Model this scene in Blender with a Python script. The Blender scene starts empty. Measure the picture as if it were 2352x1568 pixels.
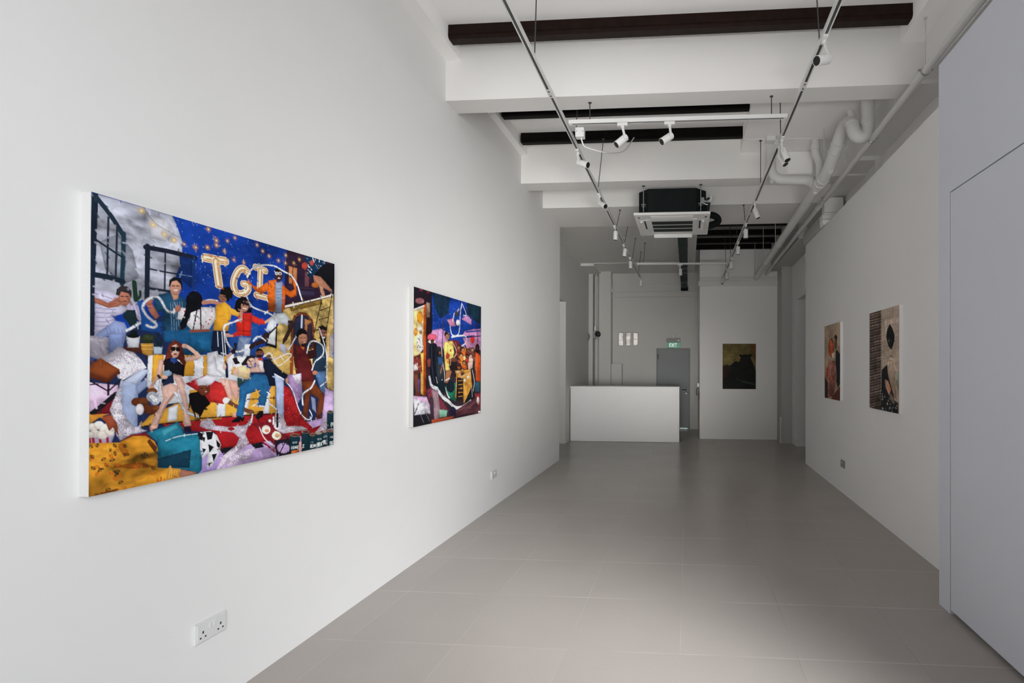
import bpy, math, random
import numpy as np
from mathutils import Vector, Matrix

SC = bpy.context.scene
COL = SC.collection
PI = math.pi

# ------------------------------------------------------------------ materials
def srgb(h):
    h = h.lstrip('#')
    v = [int(h[i:i + 2], 16) / 255 for i in (0, 2, 4)]
    return tuple(c / 12.92 if c <= .04045 else ((c + .055) / 1.055) ** 2.4 for c in v)

def mat(name, col, rough=.6, metal=0., var=.05, scale=6., bump=0., spec=.4, bscale=90.):
    m = bpy.data.materials.new(name); m.use_nodes = True
    nt = m.node_tree; b = nt.nodes['Principled BSDF']
    b.inputs['Roughness'].default_value = rough
    b.inputs['Metallic'].default_value = metal
    b.inputs['Specular IOR Level'].default_value = spec
    tc = nt.nodes.new('ShaderNodeTexCoord')
    n = nt.nodes.new('ShaderNodeTexNoise'); n.inputs['Scale'].default_value = scale; n.inputs['Detail'].default_value = 4
    nt.links.new(tc.outputs['Object'], n.inputs['Vector'])
    r = nt.nodes.new('ShaderNodeValToRGB')
    r.color_ramp.elements[0].position = .3; r.color_ramp.elements[1].position = .7
    c = srgb(col) if isinstance(col, str) else col
    r.color_ramp.elements[0].color = tuple(max(0, x * (1 - var)) for x in c) + (1,)
    r.color_ramp.elements[1].color = tuple(min(1, x * (1 + var)) for x in c) + (1,)
    nt.links.new(n.outputs['Fac'], r.inputs['Fac']); nt.links.new(r.outputs['Color'], b.inputs['Base Color'])
    if bump:
        n2 = nt.nodes.new('ShaderNodeTexNoise'); n2.inputs['Scale'].default_value = bscale; n2.inputs['Detail'].default_value = 3
        nt.links.new(tc.outputs['Object'], n2.inputs['Vector'])
        bp = nt.nodes.new('ShaderNodeBump'); bp.inputs['Strength'].default_value = bump; bp.inputs['Distance'].default_value = .004
        nt.links.new(n2.outputs['Fac'], bp.inputs['Height']); nt.links.new(bp.outputs['Normal'], b.inputs['Normal'])
    return m

M = {}
M['wall'] = mat('wall_paint', (.80, .79, .775), .75, var=.012, scale=1.2, bump=.05, spec=.2)
M['wallright'] = mat('right_wall_paint', (.85, .845, .84), .7, var=.012, scale=1.2, bump=.05, spec=.2)
M['wallgrey'] = mat('partition_paint', (.645, .667, .725), .6, var=.012, scale=1.2, bump=.04, spec=.25)  # bluish sky light on the partition is put into this colour
M['ceil'] = mat('ceiling_paint', (.93, .918, .90), .8, var=.015, scale=1.5, bump=.04, spec=.2)
M['beam'] = mat('beam_paint', (.80, .785, .762), .8, var=.015, scale=1.5, bump=.04, spec=.2)
M['trim'] = mat('trim_paint', (.78, .765, .745), .6, var=.015, scale=2, spec=.3)
M['joist'] = mat('dark_joist_wood', (.014, .0065, .0045), .42, var=.3, scale=14, bump=.1, spec=.12, bscale=30)
M['joist2'] = mat('black_joist_wood', (.004, .0028, .0024), .5, var=.3, scale=14, bump=.1, spec=.08, bscale=30)
M['white'] = mat('white_lacquer', (.70, .695, .68), .35, var=.01, spec=.4)
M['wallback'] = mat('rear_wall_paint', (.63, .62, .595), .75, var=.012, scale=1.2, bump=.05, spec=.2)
M['wallshade'] = mat('shaded_wall_paint', (.50, .495, .48), .75, var=.012, scale=1.2, bump=.05, spec=.15)  # wall colour darkened to carry the shadow at the right rear
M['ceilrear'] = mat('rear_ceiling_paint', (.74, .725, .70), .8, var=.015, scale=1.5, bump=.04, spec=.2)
M['ceildark'] = mat('shaded_ceiling_paint', (.27, .265, .255), .8, var=.02, scale=1.5, bump=.04, spec=.1)  # shade between the rear joists put into the ceiling colour
M['wallwhite'] = mat('rear_room_paint', (.90, .885, .865), .7, var=.012, scale=1.2, bump=.04, spec=.2)
M['counter'] = mat('counter_laminate', (.93, .92, .915), .35, var=.008, spec=.35)
M['plastic'] = mat('socket_plastic', (.70, .70, .685), .3, var=.01, spec=.5)
M['plasticg'] = mat('socket_plastic_grey', (.60, .60, .585), .35, var=.02, spec=.5)
M['hole'] = mat('socket_hole', (.02, .02, .02), .6, var=.1)
M['canvas2'] = mat('canvas_edge_dimmed', (.43, .425, .415), .8, var=.02, scale=120, spec=.1)  # same canvas edge darkened, its lower light level put into the colour
M['canvas3'] = mat('canvas_edge_lit', (.93, .92, .90), .8, var=.02, scale=120, spec=.1)  # same canvas edge brightened, the front light it lacks put into the colour
M['pvc'] = mat('pvc_pipe', (.66, .655, .64), .38, var=.02, scale=3, spec=.4)
M['black'] = mat('black_void', (.006, .006, .006), .5, var=.2)
M['slot'] = mat('track_slot', (.02, .02, .021), .35, var=.2)
M['copper'] = mat('slot_conductor', (.25, .25, .25), .35, metal=.8, var=.1)
M['rod'] = mat('steel_rod', (.06, .06, .058), .5, metal=.3, var=.1)
M['rodw'] = mat('painted_rod', (.6, .59, .57), .5, var=.05)
M['steel'] = mat('galvanised_steel', (.42, .44, .45), .35, metal=.8, var=.15, scale=30)
M['acblack'] = mat('ac_casing_foam', (.007, .010, .010), .75, var=.15, scale=8, bump=.1, spec=.15)
M['acwhite'] = mat('ac_panel_plastic', (.74, .735, .715), .45, var=.01, spec=.4)
M['acgrille'] = mat('ac_grille_dark', (.012, .018, .017), .6, var=.3, scale=60)
M['foam'] = mat('pipe_insulation', (.024, .042, .038), .6, var=.25, scale=10, spec=.25)
M['tie'] = mat('cable_tie', (.5, .5, .48), .5, var=.05)
M['door'] = mat('door_paint', (.27, .285, .295), .5, var=.03, scale=2, spec=.3)
M['doorframe'] = mat('door_frame_paint', (.23, .24, .245), .5, var=.03, scale=2, spec=.3)
M['darkmetal'] = mat('dark_metal', (.03, .03, .032), .35, metal=.6, var=.1)
M['canvas'] = mat('canvas_edge', (.62, .615, .60), .8, var=.02, scale=120, spec=.1)
M['boxgrey'] = mat('sign_housing', (.30, .30, .29), .5, var=.03)
M['conduit'] = mat('conduit_paint', (.72, .71, .69), .5, var=.02)
M['lens'] = mat('spot_lens', (.07, .072, .075), .15, var=.05, spec=.6)

def exit_mat():
    m = bpy.data.materials.new('exit_sign_green'); m.use_nodes = True
    nt = m.node_tree; b = nt.nodes['Principled BSDF']
    tc = nt.nodes.new('ShaderNodeTexCoord'); n = nt.nodes.new('ShaderNodeTexNoise'); n.inputs['Scale'].default_value = 6
    r = nt.nodes.new('ShaderNodeValToRGB'); r.color_ramp.elements[0].color = (.0, .075, .035, 1); r.color_ramp.elements[1].color = (.0, .105, .052, 1)
    nt.links.new(tc.outputs['Object'], n.inputs['Vector']); nt.links.new(n.outputs['Fac'], r.inputs['Fac'])
    nt.links.new(r.outputs['Color'], b.inputs['Base Color']); nt.links.new(r.outputs['Color'], b.inputs['Emission Color'])
    b.inputs['Emission Strength'].default_value = .9; b.inputs['Roughness'].default_value = .3
    return m
M['exit'] = exit_mat()
def glow_mat(name, col, st):
    m = mat(name, col, .4); b = m.node_tree.nodes['Principled BSDF']
    b.inputs['Emission Color'].default_value = tuple(col) + (1,); b.inputs['Emission Strength'].default_value = st
    return m
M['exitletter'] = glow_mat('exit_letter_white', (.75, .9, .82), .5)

def pane_mat():
    m = bpy.data.materials.new('frosted_pane'); m.use_nodes = True
    nt = m.node_tree; nt.nodes.clear()
    o = nt.nodes.new('ShaderNodeOutputMaterial'); t = nt.nodes.new('ShaderNodeBsdfTranslucent'); gl = nt.nodes.new('ShaderNodeBsdfGlossy')
    gl.inputs['Roughness'].default_value = .2
    tc = nt.nodes.new('ShaderNodeTexCoord'); n = nt.nodes.new('ShaderNodeTexNoise'); n.inputs['Scale'].default_value = 9; n.inputs['Detail'].default_value = 5
    r = nt.nodes.new('ShaderNodeValToRGB'); r.color_ramp.elements[0].position = .35; r.color_ramp.elements[1].position = .5
    r.color_ramp.elements[0].color = (.70, .66, .63, 1); r.color_ramp.elements[1].color = (.95, .93, .91, 1)
    mx = nt.nodes.new('ShaderNodeMixShader'); mx.inputs[0].default_value = .05
    nt.links.new(tc.outputs['Object'], n.inputs['Vector']); nt.links.new(n.outputs['Fac'], r.inputs['Fac']); nt.links.new(r.outputs['Color'], t.inputs['Color'])
    nt.links.new(t.outputs[0], mx.inputs[1]); nt.links.new(gl.outputs[0], mx.inputs[2]); nt.links.new(mx.outputs[0], o.inputs['Surface'])
    return m
M['pane'] = pane_mat()

def floor_mat():
    m = bpy.data.materials.new('floor_tiles'); m.use_nodes = True
    nt = m.node_tree; b = nt.nodes['Principled BSDF']; L = nt.links.new
    def N(t, **k):
        n = nt.nodes.new(t)
        for a, v in k.items(): setattr(n, a, v)
        return n
    def mth(op, a, bb=None, clamp=False):
        n = N('ShaderNodeMath', operation=op); n.use_clamp = clamp
        for i, v in enumerate((a, bb)):
            if v is None: continue
            if isinstance(v, (int, float)): n.inputs[i].default_value = v
            else: L(v, n.inputs[i])
        return n.outputs[0]
    tc = N('ShaderNodeTexCoord'); sep = N('ShaderNodeSeparateXYZ'); L(tc.outputs['Object'], sep.inputs[0])
    u = mth('DIVIDE', mth('ADD', sep.outputs['X'], .6347 + 6), .6)
    v = mth('DIVIDE', mth('ADD', sep.outputs['Y'], -2.6149 + 6), .6)
    fu = mth('FRACT', u); fv = mth('FRACT', v)
    du = mth('MINIMUM', fu, mth('SUBTRACT', 1., fu)); dv = mth('MINIMUM', fv, mth('SUBTRACT', 1., fv))
    gu = mth('LESS_THAN', du, .0030); gv = mth('LESS_THAN', dv, .0040)
    cmb = N('ShaderNodeCombineXYZ'); L(mth('FLOOR', u), cmb.inputs[0]); L(mth('FLOOR', v), cmb.inputs[1])
    wn = N('ShaderNodeTexWhiteNoise'); wn.noise_dimensions = '2D'; L(cmb.outputs[0], wn.inputs['Vector'])
    n1 = N('ShaderNodeTexNoise'); n1.inputs['Scale'].default_value = 130; n1.inputs['Detail'].default_value = 5; L(tc.outputs['Object'], n1.inputs['Vector'])
    n2 = N('ShaderNodeTexNoise'); n2.inputs['Scale'].default_value = 2.2; n2.inputs['Detail'].default_value = 4; L(tc.outputs['Object'], n2.inputs['Vector'])
    n3 = N('ShaderNodeTexNoise'); n3.inputs['Scale'].default_value = 1.7; n3.inputs['Detail'].default_value = 2; L(tc.outputs['Object'], n3.inputs['Vector'])
    t = mth('ADD', mth('MULTIPLY', wn.outputs['Value'], .05), mth('ADD', mth('MULTIPLY', n1.outputs['Fac'], .16), mth('MULTIPLY', n2.outputs['Fac'], .10)))
    tone = mth('ADD', t, .845)
    base = N('ShaderNodeVectorMath', operation='SCALE'); base.inputs[0].default_value = FLOOR_COL; L(tone, base.inputs['Scale'])
    sp = N('ShaderNodeTexNoise'); sp.inputs['Scale'].default_value = 320; L(tc.outputs['Object'], sp.inputs['Vector'])
    spk = mth('MULTIPLY', mth('GREATER_THAN', sp.outputs['Fac'], .70), .35)
    mx0 = N('ShaderNodeMix', data_type='RGBA'); L(spk, mx0.inputs['Factor']); L(base.outputs[0], mx0.inputs['A']); mx0.inputs['B'].default_value = (.20, .185, .17, 1)
    patch = mth('MULTIPLY', mth('SUBTRACT', n3.outputs['Fac'], .36), 3.2, True)
    mx1 = N('ShaderNodeMix', data_type='RGBA'); L(mth('MULTIPLY', gv, mth('MULTIPLY', patch, .42)), mx1.inputs['Factor']); L(mx0.outputs['Result'], mx1.inputs['A']); mx1.inputs['B'].default_value = (.86, .82, .76, 1)
    dk = N('ShaderNodeMix', data_type='RGBA'); L(mth('GREATER_THAN', sep.outputs['X'], .4), dk.inputs['Factor']); dk.inputs['A'].default_value = (.66, .62, .56, 1); dk.inputs['B'].default_value = (.10, .09, .08, 1)
    mx2 = N('ShaderNodeMix', data_type='RGBA'); L(mth('MULTIPLY', gu, mth('MULTIPLY', patch, .32)), mx2.inputs['Factor']); L(mx1.outputs['Result'], mx2.inputs['A']); L(dk.outputs['Result'], mx2.inputs['B'])
    L(mx2.outputs['Result'], b.inputs['Base Color'])
    b.inputs['Roughness'].default_value = FLOOR_ROUGH; b.inputs['Specular IOR Level'].default_value = FLOOR_SPEC
    bp = N('ShaderNodeBump'); bp.inputs['Strength'].default_value = .12; bp.inputs['Distance'].default_value = .002
    L(n1.outputs['Fac'], bp.inputs['Height']); L(bp.outputs['Normal'], b.inputs['Normal'])
    return m
FLOOR_COL = (.385, .352, .325); FLOOR_ROUGH = .25; FLOOR_SPEC = .22
M['floor'] = floor_mat()

def art_mat():
    m = bpy.data.materials.new('oil_paint'); m.use_nodes = True
    nt = m.node_tree; b = nt.nodes['Principled BSDF']
    a = nt.nodes.new('ShaderNodeVertexColor'); a.layer_name = 'paint'
    nt.links.new(a.outputs['Color'], b.inputs['Base Color'])
    tc = nt.nodes.new('ShaderNodeTexCoord'); n = nt.nodes.new('ShaderNodeTexNoise'); n.inputs['Scale'].default_value = 160
    bp = nt.nodes.new('ShaderNodeBump'); bp.inputs['Strength'].default_value = .08; bp.inputs['Distance'].default_value = .002
    nt.links.new(tc.outputs['Object'], n.inputs['Vector']); nt.links.new(n.outputs['Fac'], bp.inputs['Height']); nt.links.new(bp.outputs['Normal'], b.inputs['Normal'])
    b.inputs['Roughness'].default_value = .55; b.inputs['Specular IOR Level'].default_value = .12
    return m
M['art'] = art_mat()

# ------------------------------------------------------------------ mesh helpers
class MB:
    def __init__(s): s.v = []; s.f = []
    def add(s, vs, fs):
        k = len(s.v); s.v += [tuple(p) for p in vs]; s.f += [tuple(i + k for i in f) for f in fs]; return s
    def box(s, x0, x1, y0, y1, z0, z1, bev=0.):
        if bev <= 0:
            return s.add([(x0, y0, z0), (x1, y0, z0), (x1, y1, z0), (x0, y1, z0), (x0, y0, z1), (x1, y0, z1), (x1, y1, z1), (x0, y1, z1)],
                         [(0, 3, 2, 1), (4, 5, 6, 7), (0, 1, 5, 4), (1, 2, 6, 5), (2, 3, 7, 6), (3, 0, 4, 7)])
        b = bev; X = (x0, x1); Y = (y0, y1); Z = (z0, z1); vs = []; idx = {}
        for i in (0, 1):
            for j in (0, 1):
                for k in (0, 1):
                    sx, sy, sz = (1, -1)[i], (1, -1)[j], (1, -1)[k]
                    for a in range(3):
                        p = [X[i] + sx * b, Y[j] + sy * b, Z[k] + sz * b]; p[a] = (X[i], Y[j], Z[k])[a]
                        idx[i, j, k, a] = len(vs); vs.append(p)
        fs = []
        for a in range(3):
            o = [q for q in range(3) if q != a]
            for sd in (0, 1):
                ring = []
                for (p, q) in ((0, 0), (1, 0), (1, 1), (0, 1)):
                    c = [0, 0, 0]; c[a] = sd; c[o[0]] = p; c[o[1]] = q; ring.append(idx[tuple(c) + (a,)])
                fs.append(ring)
        for a in range(3):
            o = [q for q in range(3) if q != a]
            for (p, q) in ((0, 0), (1, 0), (1, 1), (0, 1)):
                c0 = [0, 0, 0]; c0[o[0]] = p; c0[o[1]] = q; c1 = list(c0); c1[a] = 1
                fs.append([idx[tuple(c0) + (o[0],)], idx[tuple(c0) + (o[1],)], idx[tuple(c1) + (o[1],)], idx[tuple(c1) + (o[0],)]])
        for c in [(i, j, k) for i in (0, 1) for j in (0, 1) for k in (0, 1)]:
            fs.append([idx[c + (0,)], idx[c + (1,)], idx[c + (2,)]])
        return s.add(vs, fs)
    def prism(s, poly, axis, a0, a1):   # polygon in the two other axes, extruded along axis
        n = len(poly); vs = []
        for a in (a0, a1):
            for (p, q) in poly:
                vs.append({0: (a, p, q), 1: (p, a, q), 2: (p, q, a)}[axis])
        fs = [tuple(range(n)), tuple(range(2 * n - 1, n - 1, -1))]
        fs += [(i, (i + 1) % n, n + (i + 1) % n, n + i) for i in range(n)]
        return s.add(vs, fs)
    def tube(s, pts, r, seg=12, cap=True, smooth=False):
        pts = [Vector(p) for p in pts]
        if smooth: pts = spline(pts, smooth)
        rs = r if isinstance(r, (list, tuple)) else [r] * len(pts)
        vs = []; fs = []; ref = None
        for i, p in enumerate(pts):
            d = (pts[min(i + 1, len(pts) - 1)] - pts[max(i - 1, 0)]).normalized()
            if ref is None:
                ref = Vector((0, 0, 1)) if abs(d.z) < .9 else Vector((1, 0, 0))
            u = (ref - d * ref.dot(d)).normalized(); w = d.cross(u); ref = u
            for k in range(seg):
                t = 2 * PI * k / seg; vs.append(p + u * (rs[i] * math.cos(t)) + w * (rs[i] * math.sin(t)))
        for i in range(len(pts) - 1):
            for k in range(seg):
                a = i * seg + k; b = i * seg + (k + 1) % seg
                fs.append((a, b, b + seg, a + seg))
        if cap:
            fs.append(tuple(range(seg - 1, -1, -1))); e = (len(pts) - 1) * seg; fs.append(tuple(range(e, e + seg)))
        return s.add(vs, fs)
    def lathe(s, prof, c=(0, 0, 0), d=(0, 0, 1), seg=24):   # profile (r, t) along direction d
        d = Vector(d).normalized(); c = Vector(c); ref = Vector((0, 0, 1)) if abs(d.z) < .9 else Vector((1, 0, 0))
        u = (ref - d * ref.dot(d)).normalized(); w = d.cross(u); vs = []; fs = []
        for (r, t) in prof:
            for k in range(seg):
                a = 2 * PI * k / seg; vs.append(c + d * t + u * (r * math.cos(a)) + w * (r * math.sin(a)))
        for i in range(len(prof) - 1):
            for k in range(seg):
                a = i * seg + k; b = i * seg + (k + 1) % seg; fs.append((a, b, b + seg, a + seg))
        fs.append(tuple(range(seg - 1, -1, -1))); e = (len(prof) - 1) * seg; fs.append(tuple(range(e, e + seg)))
        return s.add(vs, fs)
    def build(s, name, m, parent=None, smooth=False):
        off = parent_origin(parent)
        me = bpy.data.meshes.new(name)
        me.from_pydata([(v[0] - off[0], v[1] - off[1], v[2] - off[2]) for v in s.v], [], s.f); me.update()
        import bmesh
        bm = bmesh.new(); bm.from_mesh(me); bmesh.ops.recalc_face_normals(bm, faces=bm.faces); bm.to_mesh(me); bm.free()
        if smooth:
            me.polygons.foreach_set('use_smooth', [True] * len(me.polygons))
            me.set_sharp_from_angle(angle=.7)
        me.materials.append(M[m] if isinstance(m, str) else m)
        o = bpy.data.objects.new(name, me); COL.objects.link(o)
        if parent is not None: o.parent = parent
        return o

def parent_origin(p):
    x = Vector((0, 0, 0))
    while p is not None: x += Vector(p.location); p = p.parent
    return x

def spline(pts, n):
    P = [pts[0]] + list(pts) + [pts[-1]]; out = []
    for i in range(1, len(P) - 2):
        a, b, c, d = P[i - 1], P[i], P[i + 1], P[i + 2]
        for k in range(n):
            t = k / n
            out.append(.5 * ((2 * b) + (c - a) * t + (2 * a - 5 * b + 4 * c - d) * t * t + (3 * b - a - 3 * c + d) * t ** 3))
    out.append(pts[-1]); return out

def thing(name, label, cat, loc, group=None):
    o = bpy.data.objects.new(name, None); COL.objects.link(o); o.location = loc
    o.empty_display_size = .05
    o['label'] = label; o['category'] = cat
    if group: o['group'] = group
    return o
def tag(o, label, cat, group=None):
    o['label'] = label; o['category'] = cat
    if group: o['group'] = group
    return o
def struct(name, mb, m):
    o = mb.build(name, m); o['kind'] = 'structure'; return o

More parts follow.
